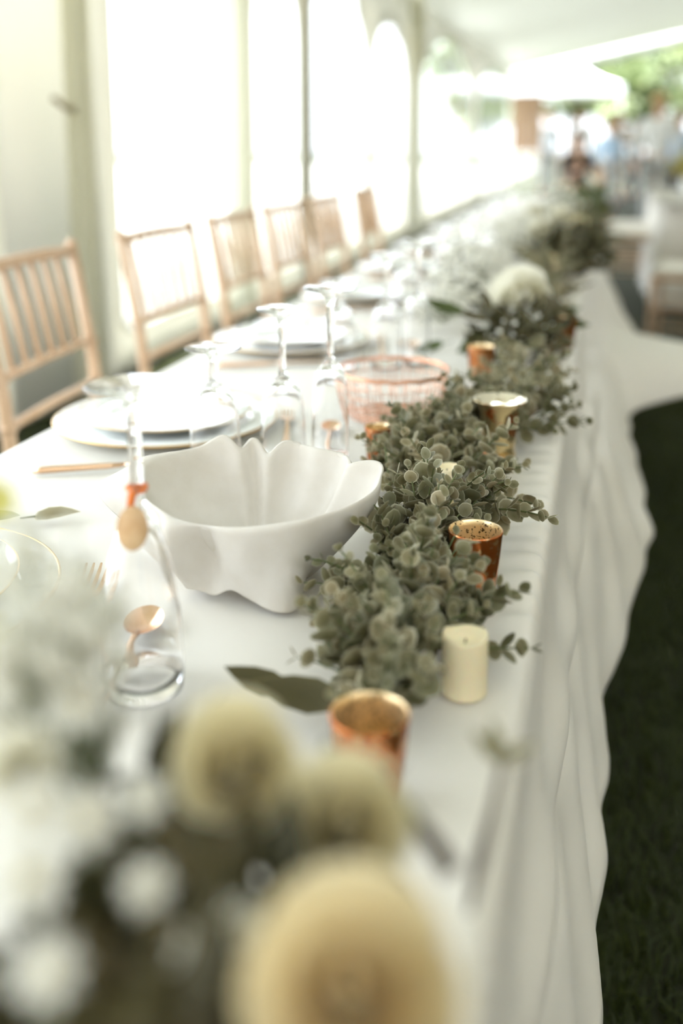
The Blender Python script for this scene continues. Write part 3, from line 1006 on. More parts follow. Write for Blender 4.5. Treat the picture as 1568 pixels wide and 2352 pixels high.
# ------------------------------------------------------------------ leaves
rnd = random.Random(11)
def leaf_template(shape, var):
    """returns verts, faces, rim for a leaf of length 2 along +x from the origin, upper side +z"""
    r_ = random.Random(var)
    n = 10
    if shape == 'round':
        asp, tip, cup_ = 0.96 + 0.12 * r_.random(), 0.10, 0.22 + 0.25 * r_.random()
    else:
        asp, tip, cup_ = 0.42 + 0.06 * r_.random(), 0.25, 0.12
    bend = (r_.random() - 0.5) * 0.25 if shape == 'round' else -0.25 + 0.5 * r_.random()
    vs_, rim = [], []
    def pt(a, k):
        c, s = math.cos(a), math.sin(a)
        x = 1 + c * k * (1 + (tip if c > 0.9 else 0))
        y = s * k * asp * (1 if shape == 'round' else (1 - 0.22 * c))
        z = cup_ * 0.35 * (k * k) + 0.10 * abs(y) + bend * (x - 1) ** 2 * 0.5
        return (x, y, z)
    vs_.append((1, 0, 0)); rim.append(0.0)
    for k, rm in ((0.55, 0.15), (0.86, 0.22), (1.0, 1.0)):
        for i in range(n):
            vs_.append(pt(2 * PI * i / n, k)); rim.append(rm)
    fs_ = [(0, 1 + i, 1 + (i + 1) % n) for i in range(n)]
    for q in range(2):
        for i in range(n):
            a, b_ = 1 + q * n + i, 1 + q * n + (i + 1) % n
            fs_.append((a, a + n, b_ + n, b_))
    # petiole
    o = len(vs_)
    vs_ += [(-0.22, -0.05, 0.0), (-0.22, 0.05, 0.0), (0.12, 0.05, 0.03), (0.12, -0.05, 0.03)]
    rim += [0.2] * 4
    fs_.append((o, o + 3, o + 2, o + 1))
    return np.array(vs_), fs_, np.array(rim)
ROUND = [leaf_template('round', k) for k in range(6)]
BROAD = [leaf_template('broad', k + 20) for k in range(5)]

def leaf_mesh(name, tmpl, material, tint, scale=1.0):
    me = bpy.data.meshes.new(name)
    v, f, rim = tmpl
    me.from_pydata((v * scale).tolist(), [], f)
    a = me.attributes.new('rim', 'FLOAT', 'POINT'); a.data.foreach_set('value', rim.astype(np.float32))
    a = me.attributes.new('tint', 'FLOAT', 'POINT'); a.data.foreach_set('value', np.full(len(v), tint, dtype=np.float32))
    me.materials.append(material)
    me.polygons.foreach_set('use_smooth', [True] * len(f))
    return me

def leaf_cloud(name, items, templates, material, parent=None, stuff=True, stems=None, stem_mat=None):
    """items: (4x4 matrix, tint); one joined mesh"""
    V, F, RM, TN = [], [], [], []
    o = 0
    for k, (Mx, tint) in enumerate(items):
        v, f, rim = templates[k % len(templates)]
        A = np.array(Mx)
        V.append(v @ A[:3, :3].T + A[:3, 3])
        F += [tuple(i + o for i in q) for q in f]
        RM.append(rim); TN.append(np.full(len(v), tint))
        o += len(v)
    me = bpy.data.meshes.new(name)
    me.from_pydata(np.concatenate(V).tolist(), [], F)
    a = me.attributes.new('rim', 'FLOAT', 'POINT'); a.data.foreach_set('value', np.concatenate(RM).astype(np.float32))
    a = me.attributes.new('tint', 'FLOAT', 'POINT'); a.data.foreach_set('value', np.concatenate(TN).astype(np.float32))
    me.materials.append(material)
    me.polygons.foreach_set('use_smooth', [True] * len(F))
    ob = link(name, me, parent)
    if stuff: ob['kind'] = 'stuff'
    return ob

def frame(d, n, p, s):
    d = d.normalized()
    n = (n - d * n.dot(d))
    n = n.normalized() if n.length > 1e-5 else d.orthogonal().normalized()
    b_ = n.cross(d)
    return Matrix(((d.x * s, b_.x * s, n.x * s, p.x), (d.y * s, b_.y * s, n.y * s, p.y), (d.z * s, b_.z * s, n.z * s, p.z), (0, 0, 0, 1)))

keepout = [(-0.0975, 0.857, 0.026, 0.82), (-0.124, 0.545, 0.032, 0.83), (-0.268, 1.218, 0.020, 0.80), (-0.192, 1.70, 0.028, 0.95), (-0.062, 2.02, 0.03, 0.95),
           (-0.135, 2.86, 0.027, 0.82), (-0.118, 1.275, 0.031, 0.95), (-0.116, 1.225, 0.026, 0.95), (-0.112, 1.18, 0.020, 0.95), (-0.090, 0.815, 0.024, 0.95), (-0.084, 0.690, 0.021, 0.95), (-0.078, 0.655, 0.016, 0.95), (-0.157, 1.078, 0.021, 0.95), (-0.153, 1.045, 0.020, 0.95), (-0.166, 1.05, 0.016, 0.95), (-0.160, 1.01, 0.016, 0.95), (-0.152, 0.975, 0.012, 0.95), (-0.149, 1.015, 0.014, 0.95)]
def blocked(p, pad=0.0):
    for x, y, r, z in keepout:
        if (p.x - x) ** 2 + (p.y - y) ** 2 < (r + pad) ** 2 and p.z < z:
            return True
    e = ((p.x + 0.312) / (0.122 + pad)) ** 2 + ((p.y - 0.872) / (0.116 + pad)) ** 2
    if e < 1 and p.z < 0.875:
        return True
    return p.z < 0.755

def sprig(p0, d, L, rmax, rn, bend):
    """stem polyline and leaf matrices of one eucalyptus sprig"""
    n = max(4, int(L / 0.0115))
    p = Vector(p0); d = Vector(d).normalized()
    pts = [p.copy()]
    leaves = []
    ref = d.orthogonal().normalized()
    ph = rn.random() * PI
    tint0 = rn.random()
    for i in range(n):
        t = i / (n - 1)
        d = (d + bend * (1.0 / n) + Vector((rn.uniform(-1, 1), rn.uniform(-1, 1), rn.uniform(-1, 1))) * 0.07).normalized()
        p = p + d * (L / n)
        pts.append(p.copy())
        if blocked(p):
            pts.pop()
            break
        ref = (ref - d * ref.dot(d)).normalized()
        b_ = d.cross(ref)
        ph += PI / 2 + rn.uniform(-0.3, 0.3)
        r = rmax * (1 - 0.62 * t) * rn.uniform(0.8, 1.12)
        al = R(rn.uniform(18, 48)) + R(25) * t
        for sg in (0, PI):
            if rn.random() < 0.06: continue
            s = ref * math.cos(ph + sg) + b_ * math.sin(ph + sg)
            dd = s * math.cos(al) + d * math.sin(al)
            nn = d * math.cos(al) - s * math.sin(al)
            nn = nn + Vector((rn.uniform(-.3, .3), rn.uniform(-.3, .3), rn.uniform(-.1, .4)))
            base = p + dd * r * 0.22
            cen = base + dd * r
            if blocked(cen, r * 0.75) or cen.z - r * 0.6 < 0.754: continue
            leaves.append((frame(dd, nn, base, r), min(max(tint0 * 0.6 + rn.random() * 0.4, 0), 1)))
    return pts, leaves

spine = [(0.60, -0.138, 0.036, 0.035), (0.68, -0.132, 0.048, 0.055), (0.76, -0.135, 0.056, 0.062), (0.86, -0.150, 0.066, 0.060), (0.96, -0.150, 0.076, 0.058),
         (1.06, -0.148, 0.078, 0.050), (1.18, -0.180, 0.082, 0.036), (1.30, -0.150, 0.080, 0.040), (1.46, -0.098, 0.078, 0.060), (1.62, -0.100, 0.08, 0.065),
         (1.8, -0.110, 0.075, 0.045), (2.2, -0.12, 0.06, 0.035), (2.6, -0.12, 0.085, 0.06), (2.9, -0.125, 0.10, 0.08), (3.6, -0.10, 0.12, 0.11), (4.6, -0.11, 0.12, 0.10), (6.2, -0.12, 0.12, 0.09)]
sy = [q[0] for q in spine]
def sp_at(y):
    return [float(np.interp(y, sy, [q[k] for q in spine])) for k in (1, 2, 3)]

def garland(y0, y1, dens, label, n_single, rmax, seed, single_range):
    rn = random.Random(seed)
    t = thing('eucalyptus_garland', label, 'garland', (0, 0, 0), 0, None)
    vn = MB()
    for k in range(4):
        pts = []
        yy = y0
        while yy < y1:
            x, hw_, h_ = sp_at(yy)
            pts.append((x + 0.45 * hw_ * math.sin(9 * yy + 1.7 * k), yy, 0.757 + 0.004 * k + 0.012 * (1 + math.sin(13 * yy + k))))
            yy += 0.02
        pts = [p for p in pts if not blocked(Vector(p), 0.004)]
        run = []
        for p in pts + [None]:
            if p is not None and (not run or abs(p[1] - run[-1][1]) < 0.03):
                run.append(p)
            else:
                if len(run) > 2: vn.tube(run, 0.0022, 6)
                run = [p] if p else []
    vn.build('vine', M['vine'], t)
    stems = MB()
    rest = []
    singles = 0
    nsp = int((y1 - y0) * dens)
    order = list(range(nsp)); rn.shuffle(order)
    meshes = [leaf_mesh('leaf', ROUND[k % 6], M['euc'], 0.1 + 0.8 * k / 11) for k in range(12)]
    for q in order:
        y = y0 + (y1 - y0) * (q + rn.random()) / nsp
        x, hw_, h_ = sp_at(y)
        lat = rn.uniform(-1, 1)
        top = math.sqrt(max(0, 1 - lat * lat))
        if lat > 0.55 and rn.random() < 0.5: lat = 0.3 * rn.random(); top = 1
        p0 = Vector((x + lat * hw_ * 0.45, y, 0.762 + top * h_ * 0.35 * rn.random()))
        if blocked(p0, 0.004): continue
        if 1.74 < y < 2.2 and rn.random() < 0.7: continue
        d = Vector((lat * 0.9 + rn.uniform(-.35, .35), rn.uniform(-0.75, 0.75), 0.12 + top * rn.uniform(0.35, 1.1)))
        L = rn.uniform(0.55, 1.0) * (0.042 + 0.5 * hw_) * (0.75 + 0.5 * h_ / 0.06)
        bend = Vector((lat * 0.5, rn.uniform(-0.4, 0.4), -0.55 * rn.random()))
        pts, lv = sprig(p0, d, L, rmax * rn.uniform(0.72, 1.15), rn, bend)
        if len(pts) < 3 or not lv: continue
        rr = [0.0013 - 0.0006 * i / len(pts) for i in range(len(pts))]
        own = single_range[0] < y < single_range[1] and d.z > 0.45 and singles + len(lv) <= n_single
        if own:
            sm = MB(); sm.tube(pts, rr, 5)
            so_ = sm.build('sprig', M['stem'], t)
            for k, (Mx, tint) in enumerate(lv):
                link('leaf', meshes[min(int(tint * 12), 11)], so_, Mx)
            singles += len(lv)
        else:
            stems.tube(pts, rr, 4, cap=False)
            rest += lv
    st = stems.build('sprig_stems', M['stem'], t); st['kind'] = 'stuff'
    leaf_cloud('foliage', rest, ROUND, M['euc'], t)
    return t
garland(0.625, 1.46, 370, 'dusty green eucalyptus garland running along the right side of the table', 300, 0.0128, 3, (0.72, 1.25))
garland(1.40, 6.1, 62, 'farther eucalyptus garland, blurred, continuing under the flower bouquets', 0, 0.0125, 4, (0, 0))

# one tall thin sprig that stands up beside the napkin
sp_t = thing('eucalyptus_sprig', 'single thin eucalyptus sprig standing up beside the white napkin', 'sprig')
pts, lv = sprig((-0.214, 1.045, 0.762), (-0.12, 0.15, 1), 0.062, 0.0062, random.Random(8), Vector((0.05, 0, 0)))
m = MB(); m.tube(pts, 0.0009, 5); m.build('stem', M['stem'], sp_t)
for k, (Mx, tint) in enumerate(lv[::2]):
    link('leaf', leaf_mesh('leaf', ROUND[k % 6], M['euc'], tint), sp_t, Mx)

# ------------------------------------------------------------------ flowers
def rose_data(seed, npet=20, openness=1.0):
    """bloom of unit radius facing +z, petals wrapped in a spiral round a closed heart"""
    r_ = random.Random(seed)
    V, F, RM = [], [], []
    ga = PI * (3 - math.sqrt(5))
    for k in range(npet):
        q = k / (npet - 1)
        ang = k * ga + r_.uniform(-.25, .25)
        rad = 0.07 + 0.66 * q ** 0.8 * openness
        top = 0.95 - 0.62 * q ** 1.35 + r_.uniform(-.04, .04)
        bot = -0.30 + 0.05 * q
        wid = 1.35 - 0.30 * q
        nu_, nv_ = 8, 6
        o = len(V)
        for j in range(nv_):
            v = j / (nv_ - 1)
            for i in range(nu_):
                u = i / (nu_ - 1) * 2 - 1
                a = ang + u * wid * math.sin(PI * (0.22 + 0.50 * v)) ** 0.7
                swell = math.sin(PI * (0.12 + 0.62 * v))            # cupped body
                rr = rad * (0.30 + 0.80 * swell) + q * 0.42 * v ** 3 - 0.03 * u * u * q
                z = bot + (top - bot) * v - 0.10 * u * u * v * v - 0.12 * q * max(0, v - 0.75) * 4
                V.append((rr * math.cos(a), rr * math.sin(a), z)); RM.append(min(1.0, 0.3 + 0.7 * v))
        for j in range(nv_ - 1):
            for i in range(nu_ - 1):
                F.append((o + j * nu_ + i, o + j * nu_ + i + 1, o + (j + 1) * nu_ + i + 1, o + (j + 1) * nu_ + i))
    hb = MB(); hb.ball((0, 0, 0.55), (0.10, 0.10, 0.34), 10, 8)
    o = len(V); V += hb.v; F += [tuple(i + o for i in f) for f in hb.f]; RM += [0.5] * len(hb.v)
    return V, F, RM
def rose_mesh(seed, material, npet=20, openness=1.0):
    V, F, RM = rose_data(seed, npet, openness)
    me = bpy.data.meshes.new('bloom')
    me.from_pydata(V, [], F)
    a = me.attributes.new('rim', 'FLOAT', 'POINT'); a.data.foreach_set('value', np.array(RM, dtype=np.float32))
    me.materials.append(material)
    me.polygons.foreach_set('use_smooth', [True] * len(F))
    return me
RM_ = {k: rose_mesh(i + 2, M[k], 20, 1.0 if k != 'peach' else 1.1) for i, k in enumerate(('cream', 'peach', 'ivory'))}

def rose(label, c, r, face, kind='cream', stem_to=None, group=None, name='rose'):
    t = thing(name, label, 'flower', c, 0, group)
    f = Vector(face).normalized()
    Mx = f.to_track_quat('Z', 'Y').to_matrix().to_4x4() @ Matrix.Scale(r, 4)
    link('bloom', RM_[kind], t, Mx)
    m = MB()
    for k in range(5):
        a = 2 * PI * k / 5
        m.add([(0.1 * math.cos(a - .5), 0.1 * math.sin(a - .5), -0.38), (0.1 * math.cos(a + .5), 0.1 * math.sin(a + .5), -0.38), (0.62 * math.cos(a + .25), 0.62 * math.sin(a + .25), -0.28), (0.62 * math.cos(a - .25), 0.62 * math.sin(a - .25), -0.28), (0.95 * math.cos(a), 0.95 * math.sin(a), 0.0)],
              [(0, 1, 2, 3), (3, 2, 4)])
    m.ball((0, 0, -0.38), 0.16, 8, 6)
    o = m.build('sepals', M['stem'], t); o.matrix_basis = Mx
    a0 = -f * r * 0.4
    e = Vector(stem_to) - Vector(c) if stem_to else -f * r * 2
    m = MB(); m.tube([a0, a0 * 0.5 + e * 0.5 - f * r * 0.6, e], max(0.0016, r * 0.06), 6); m.build('stem', M['stem'], t)
    return t

def daisy(label, c, r, face, group, mk='white_petal'):
    """small many-petalled white blossom"""
    t = thing('white_blossom', label, 'flower', c, 0, group)
    f = Vector(face).normalized()
    Mx = f.to_track_quat('Z', 'Y').to_matrix().to_4x4() @ Matrix.Scale(r, 4)
    m = MB()
    for ringn, (nn, ln, lift) in enumerate(((9, 1.0, 0.12), (8, 0.75, 0.35), (6, 0.5, 0.55))):
        for k in range(nn):
            a = 2 * PI * k / nn + ringn * 0.35
            c_, s_ = math.cos(a), math.sin(a)
            wv = 0.30 * ln
            pr_ = lambda x, y, z: (x * c_ - y * s_, x * s_ + y * c_, z)
            m.add([pr_(0.08, 0, 0), pr_(0.5 * ln, -wv, lift * 0.6), pr_(ln, 0, lift), pr_(0.5 * ln, wv, lift * 0.6), pr_(0.55 * ln, 0, lift * 0.75)],
                  [(0, 1, 4), (1, 2, 4), (2, 3, 4), (3, 0, 4)])
    o = m.build('petals', M[mk], t); o.matrix_basis = Mx
    m = MB(); m.ball((0, 0, 0.3), 0.16, 8, 6); o = m.build('flower_centre', M['cream'], t); o.matrix_basis = Mx
    m = MB(); m.tube([Vector((0, 0, 0)), -f * r * 1.2 + Vector((0, 0, -r)), Vector((0.0, 0.0, -(c[2] - 0.80)))], 0.0015, 6); m.build('stem', M['stem'], t)
    return t

def breath(label, c, size, n, rball, seed, group=None):
    """cloud of baby's breath: thin stems ending in tiny white blossoms"""
    r_ = random.Random(seed)
    t = thing('babys_breath_spray', label, 'flower', (0, 0, 0), 0, group)
    bl, st = MB(), MB()
    root = Vector((c[0] + 0.02, c[1], max(0.765, c[2] - size[2] - 0.02)))
    for k in range(n):
        while True:
            q = Vector((r_.uniform(-1, 1), r_.uniform(-1, 1), r_.uniform(-1, 1)))
            if q.length < 1: break
        p = Vector((c[0] + q.x * size[0], c[1] + q.y * size[1], c[2] + q.z * size[2]))
        if blocked(p, 0.002) or p.z < 0.757: continue
        rb = rball * r_.uniform(0.6, 1.3)
        bl.ball(p, (rb, rb, rb * 0.8), 6, 4)
        if k % 3 == 0:
            mid = root.lerp(p, 0.6) + Vector((r_.uniform(-.01, .01), r_.uniform(-.01, .01), 0.01))
            st.tube([root, mid, p], 0.0005, 3, cap=False)
    o = bl.build('blossoms', M['white_petal'], t); o['kind'] = 'stuff'
    o = st.build('fine_stems', M['stem'], t); o['kind'] = 'stuff'
    return t

def broad_leaf(label, p, d, n, L, group=None, tint=0.4, mk='broad', tmpl=None):
    t = thing('broad_leaf', label, 'leaf', p, 0, group)
    Mx = frame(Vector(d), Vector(n), Vector((0, 0, 0)), L / 2)
    link('blade', leaf_mesh('blade', tmpl or BROAD[rnd.randrange(5)], M[mk], tint), t, Mx)
    m = MB(); dn = Vector(d).normalized(); m.tube([-dn * L * 0.3, dn * L * 0.05], 0.0012, 5); m.build('petiole', M['stem'], t)
    return t

CAM = Vector((0, 0, 1.16))
def to_cam(p, mix=(0, 0, 0)):
    return (CAM - Vector(p)).normalized() + Vector(mix)

# --- foreground bouquet, out of focus close to the lens
fg = [('large peach-cream rose filling the lower right of the near bouquet', (-0.0554, 0.2218, 0.9357), 0.0285, 'peach'),
      ('cream rose at the top of the near bouquet, below the blurred votive', (-0.1184, 0.3024, 0.9391), 0.0235, 'cream'),
      ('pale yellow rose on the right flank of the near bouquet', (-0.0785, 0.3080, 0.9195), 0.0235, 'cream'),
      ('ivory rose low on the left edge of the near bouquet', (-0.1722, 0.2520, 0.9626), 0.0126, 'ivory')]
for lab, c_, r_, kd in fg:
    rose(lab, c_, r_, to_cam(c_, (0.0, 0.0, 0.25)), kd, (-0.115, 0.33, 0.80))
for k, (c_, r_, lab) in enumerate([((-0.1252, 0.2436, 0.9357), 0.0097, 'round white blossom in the middle of the near bouquet'),
                                   ((-0.1453, 0.2453, 0.9542), 0.0118, 'white blossom on the left side of the near bouquet'),
                                   ((-0.1420, 0.2772, 0.9391), 0.0101, 'white blossom below the cream rose of the near bouquet'),
                                   ((-0.1520, 0.2234, 0.9500), 0.0126, 'white blossom on the lower left edge of the near bouquet'),
                                   ((-0.1369, 0.2066, 0.9374), 0.0109, 'lowest white blossom of the near bouquet, at the corner'),
                                   ((-0.1722, 0.2898, 0.9626), 0.0118, 'white blossom at the left edge under the baby\'s breath'),
                                   ((-0.1042, 0.2318, 0.9282), 0.0084, 'small greyish blossom near the bottom of the near bouquet'),
                                   ((-0.1579, 0.2360, 0.9626), 0.0109, 'pale blossom at the left edge of the picture'),
                                   ((-0.0974, 0.2503, 0.9231), 0.0092, 'greyish white blossom deep in the near bouquet')]):
    daisy(lab, c_, r_, to_cam(c_, (0, 0, 0.2)), 'white blossoms of the near bouquet', 'white_petal')
breath('tall cloud of baby\'s breath at the left edge of the near bouquet', (-0.1949, 0.3066, 0.9710), (0.030, 0.030, 0.055), 190, 0.0046, 21)

# broad leaves that form the dark heart of the bouquet
rn = random.Random(77)
bt = thing('bouquet_foliage', 'dark olive leaves massed at the heart of the near bouquet', 'foliage')
items = []
for k in range(420):
    a = rn.random() * 2 * PI; el = rn.uniform(-0.6, 1.2)
    d = Vector((math.cos(a) * math.cos(el), math.sin(a) * math.cos(el), math.sin(el)))
    cpos = Vector((-0.118 + 0.042 * rn.uniform(-1, 1), 0.268 + 0.055 * rn.uniform(-1, 1), 0.885 + 0.042 * rn.uniform(-1, 1)))
    items.append((frame(d, Vector((rn.uniform(-1, 1), rn.uniform(-1, 1), 1.0)), cpos, rn.uniform(0.010, 0.017)), rn.random() * 0.7))
leaf_cloud('foliage', items, BROAD, M['brownleaf'], bt)
m = MB()
for k in range(12):
    a = rn.random() * 2 * PI
    m.tube([(-0.12 + 0.015 * math.cos(a), 0.40 + 0.01 * math.sin(a), 0.757 + 0.01 * rn.random()), (-0.12 + 0.02 * math.cos(a), 0.32, 0.83), (-0.118 + 0.038 * math.cos(a), 0.268 + 0.038 * math.sin(a), 0.90)], 0.0022, 6)
so_ = m.build('stems', M['twig'], bt); so_['kind'] = 'stuff'
for lab, p_, d_, n_, L in [('dark olive leaf lying between the garland and the near votive', (-0.160, 0.612, 0.775), (-0.8, 0.02, 0.06), (0.2, -0.6, 1), 0.058),
                           ('olive leaf tip reaching left toward the white napkin', (-0.200, 0.618, 0.775), (-0.8, 0.05, 0.14), (0.1, -0.5, 1), 0.045)]:
    broad_leaf(lab, p_, d_, n_, L, mk='brownleaf', tint=0.35)
for lab, p_, d_ in [('yellow green leaf at the left edge above the near bouquet', (-0.2201, 0.3318, 1.0130), (-0.7, 0.1, 0.15)),
                    ('yellow green leaf among the baby\'s breath at the left edge', (-0.1999, 0.2898, 0.9710), (-0.6, -0.1, 0.5))]:
    broad_leaf(lab, p_, d_, (0.2, -0.6, 0.8), 0.045, tint=0.6, mk='yellowgreen')

st = thing('cut_stem', 'brown cut flower stem poking out of the near bouquet', 'stem')
m = MB(); m.tube([(-0.0941, 0.3377, 0.9290), (-0.0706, 0.3310, 0.9240), (-0.0538, 0.3200, 0.9147)], 0.0026, 8); m.build('green_part', M['stem'], st)
m = MB(); m.tube([(-0.0538, 0.3200, 0.9147), (-0.0462, 0.3150, 0.9101), (-0.0403, 0.3108, 0.9055)], [0.0028, 0.0036, 0.0036], 10); o = m.build('cut_end', M['twig'], st); o['label'] = 'dark brown cut end'
tw = thing('leafy_twig', 'thin brown twig with a green leaf right of the near bouquet', 'twig')
m = MB(); m.tube([(-0.0294, 0.3889, 0.9055), (-0.0319, 0.3696, 0.8895), (-0.0353, 0.3528, 0.8769), (-0.0370, 0.3394, 0.8652)], [0.0014, 0.0018, 0.0028, 0.0010], 6); m.build('twig_stem', M['twig'], tw)
for d_ in ((-0.6, 0.1, 0.5), (0.5, 0.1, 0.3), (-0.2, 0.4, 0.4)):
    link('leaf', leaf_mesh('leaf', BROAD[1], M['euc'], 0.5), tw, frame(Vector(d_), Vector((0, -0.6, 1)), Vector((-0.0302, 0.3847, 0.9021)), 0.008))

# loose leaves lying between the first two settings
broad_leaf('loose grey-green leaf lying on the cloth above the fork', (-0.586, 0.913, 0.757), (0.9, 0.35, 0.10), (0.0, -0.35, 1), 0.046, tint=0.75, mk='euc', tmpl=BROAD[2])
broad_leaf('loose olive leaf at the left edge of the cloth', (-0.640, 0.905, 0.757), (0.9, -0.15, 0.06), (0, -0.2, 1), 0.045, tint=0.5)

# --- middle bouquet
rose('cream rose facing the camera in the middle bouquet', (-0.152, 2.03, 0.846), 0.068, (-0.25, -1, 0.75), 'ivory', (-0.13, 2.16, 0.77))
for lab, p_, d_, n_, L in [('curved olive leaf reaching left from the middle bouquet', (-0.262, 1.99, 0.815), (-1, 0.0, 0.28), (0, -0.5, 1), 0.085),
                           ('single olive leaf floating low left of the middle bouquet', (-0.292, 1.93, 0.765), (-0.9, -0.1, -0.28), (0.1, -0.7, 0.8), 0.058),
                           ('dark leaf hanging below the curved leaf', (-0.205, 1.95, 0.8), (-0.6, -0.2, -0.55), (-0.3, -0.8, 0.6), 0.075),
                           ('grey leaf pointing down under the middle bouquet', (-0.215, 1.92, 0.785), (-0.35, -0.1, -0.5), (0, -1, 0.4), 0.06),
                           ('dark olive leaf right of the cream rose', (-0.105, 2.07, 0.8), (0.8, -0.1, -0.12), (0.1, -0.7, 0.8), 0.085),
                           ('upright dark leaf behind the right of the cream rose', (-0.105, 2.12, 0.79), (0.75, 0.1, 0.25), (-0.1, -0.8, 0.7), 0.07)]:
    broad_leaf(lab, p_, d_, n_, L, tint=0.25)
bt = thing('bouquet_foliage', 'dark leaves under the cream rose of the middle bouquet', 'foliage')
items = []
for k in range(260):
    a = rn.random() * 2 * PI; el = rn.uniform(-0.7, 1.0)
    d = Vector((math.cos(a) * math.cos(el), math.sin(a) * math.cos(el), math.sin(el)))
    cpos = Vector((-0.145 + 0.072 * rn.uniform(-1, 1), 1.98 + 0.15 * rn.uniform(-1, 1), 0.797 + 0.035 * rn.uniform(-1, 1.1)))
    items.append((frame(d, Vector((rn.uniform(-1, 1), -0.4, 0.6)), cpos, rn.uniform(0.014, 0.024)), rn.random() * 0.5))
leaf_cloud('foliage', items, BROAD, M['brownleaf'], bt)
breath('white cloud of baby\'s breath left of the middle bouquet', (-0.300, 2.42, 0.845), (0.105, 0.24, 0.075), 950, 0.0054, 31)
breath('sparse baby\'s breath dotted over the leaves of the middle bouquet', (-0.150, 1.92, 0.795), (0.085, 0.12, 0.05), 110, 0.0042, 32)
breath('fringe of baby\'s breath over the cloth left of the middle bouquet', (-0.345, 2.15, 0.800), (0.07, 0.12, 0.045), 260, 0.0042, 33)

# --- far bouquet
for lab, c_, r_, kd, fc in [('ivory rose at the left of the far bouquet', (-0.185, 3.20, 0.885), 0.042, 'ivory', (-0.2, -1, 0.6)),
                            ('cream rose at the top of the far bouquet', (-0.128, 3.38, 0.915), 0.042, 'ivory', (0.1, -1, 0.8)),
                            ('pale rose low on the front of the far bouquet', (-0.150, 3.02, 0.800), 0.030, 'peach', (0, -1, 0.5)),
                            ('ivory rose at the back of the far bouquet', (-0.235, 3.62, 0.905), 0.040, 'ivory', (-0.1, -1, 0.7)),
                            ('cream rose right of centre in the far bouquet', (-0.075, 3.45, 0.880), 0.036, 'cream', (0.3, -1, 0.6))]:
    rose(lab, c_, r_, fc, kd, (-0.10, 3.4, 0.79))
bt = thing('bouquet_foliage', 'dark brown-green leaves at the right of the far bouquet', 'foliage')
items = []
for k in range(330):
    a = rn.random() * 2 * PI; el = rn.uniform(-0.7, 1.1)
    d = Vector((math.cos(a) * math.cos(el), math.sin(a) * math.cos(el), math.sin(el)))
    cpos = Vector((-0.085 + 0.10 * rn.uniform(-1, 1), 3.32 + 0.24 * rn.uniform(-1, 1), 0.825 + 0.055 * rn.uniform(-1, 1)))
    if blocked(cpos, 0.01): continue
    items.append((frame(d, Vector((rn.uniform(-1, 1), -0.4, 0.8)), cpos, rn.uniform(0.016, 0.028)), rn.random() * 0.5))
leaf_cloud('foliage', items, BROAD, M['brownleaf'], bt)
breath('white baby\'s breath left of the far bouquet', (-0.27, 3.35, 0.865), (0.09, 0.26, 0.065), 700, 0.006, 35)
breath('white baby\'s breath on top of the farthest greenery', (-0.17, 4.6, 0.875), (0.12, 0.5, 0.07), 500, 0.007, 36)
bt = thing('bouquet_foliage', 'olive leaves of the farthest bouquet near the table end', 'foliage')
items = []
for k in range(240):
    a = rn.random() * 2 * PI; el = rn.uniform(-0.4, 1.2)
    d = Vector((math.cos(a) * math.cos(el), math.sin(a) * math.cos(el), math.sin(el)))
    cpos = Vector((-0.10 + 0.12 * rn.uniform(-1, 1), 4.9 + 0.5 * rn.uniform(-1, 1), 0.855 + 0.07 * rn.uniform(-1, 1)))
    items.append((frame(d, Vector((rn.uniform(-1, 1), -0.4, 0.8)), cpos, rn.uniform(0.02, 0.034)), rn.random() * 0.7))
leaf_cloud('foliage', items, BROAD, M['broad'], bt)

# ------------------------------------------------------------------ guest table to the right, farther down the lawn
gt = thing('guest_table', 'white-clothed guest table on the lawn at the right edge', 'table', (1.15, 8.2, 0))
m = MB(); m.box((0, 0, 0.735), (1.5, 2.2, 0.025)); m.build('tabletop', M['table_board'], gt)
for sx in (-1, 1):
    for syy in (-1, 1):
        m = MB(); m.tube([(sx * 0.65, syy * 1.0, 0), (sx * 0.65, syy * 1.0, 0.73)], 0.02, 8); m.build('leg', M['steel'], gt)
m = MB()
ring0 = []
NPc = 120
def rr_pt(t, hx_, hy_):
    q = t * 4
    k, f = int(q) % 4, q - int(q)
    c4 = [(-hx_, -hy_), (hx_, -hy_), (hx_, hy_), (-hx_, hy_)]
    a, b_ = c4[k], c4[(k + 1) % 4]
    return (a[0] + (b_[0] - a[0]) * f, a[1] + (b_[1] - a[1]) * f)
vs_, fs_ = [], []
for j in range(8):
    t = j / 7
    for k in range(NPc):
        x, y = rr_pt(k / NPc, 0.757, 1.107)
        nl = math.hypot(x, y)
        w_ = (0.05 + 0.035 * math.sin(k / NPc * 2 * PI * 22)) * t
        vs_.append((x * (1 + w_ / nl), y * (1 + w_ / nl), 0.752 - 0.70 * t))
for j in range(7):
    for k in range(NPc):
        fs_.append((j * NPc + k, j * NPc + (k + 1) % NPc, (j + 1) * NPc + (k + 1) % NPc, (j + 1) * NPc + k))
fs_.append(tuple(range(NPc)))
m.add(vs_, fs_)
o = tag(m.build('tablecloth', M['cloth']), 'white floor-length cloth over the guest table at the right edge', 'tablecloth')
o.location = (1.15, 8.2, 0)
for k, (x, y, rz, lab) in enumerate([(0.95, 6.75, 92, 'pale spindle-back chair at the near end of the guest table'), (0.2, 8.1, -2, 'pale spindle-back chair on the left of the guest table'), (0.22, 8.8, 3, 'pale spindle-back chair farthest left at the guest table')]):
    dup(chair0, (x, y, 0), R(rz), lab)
cp = thing('flower_centrepiece', 'yellow-green centrepiece standing on the guest table', 'flowers', (0.62, 8.0, 0.755))
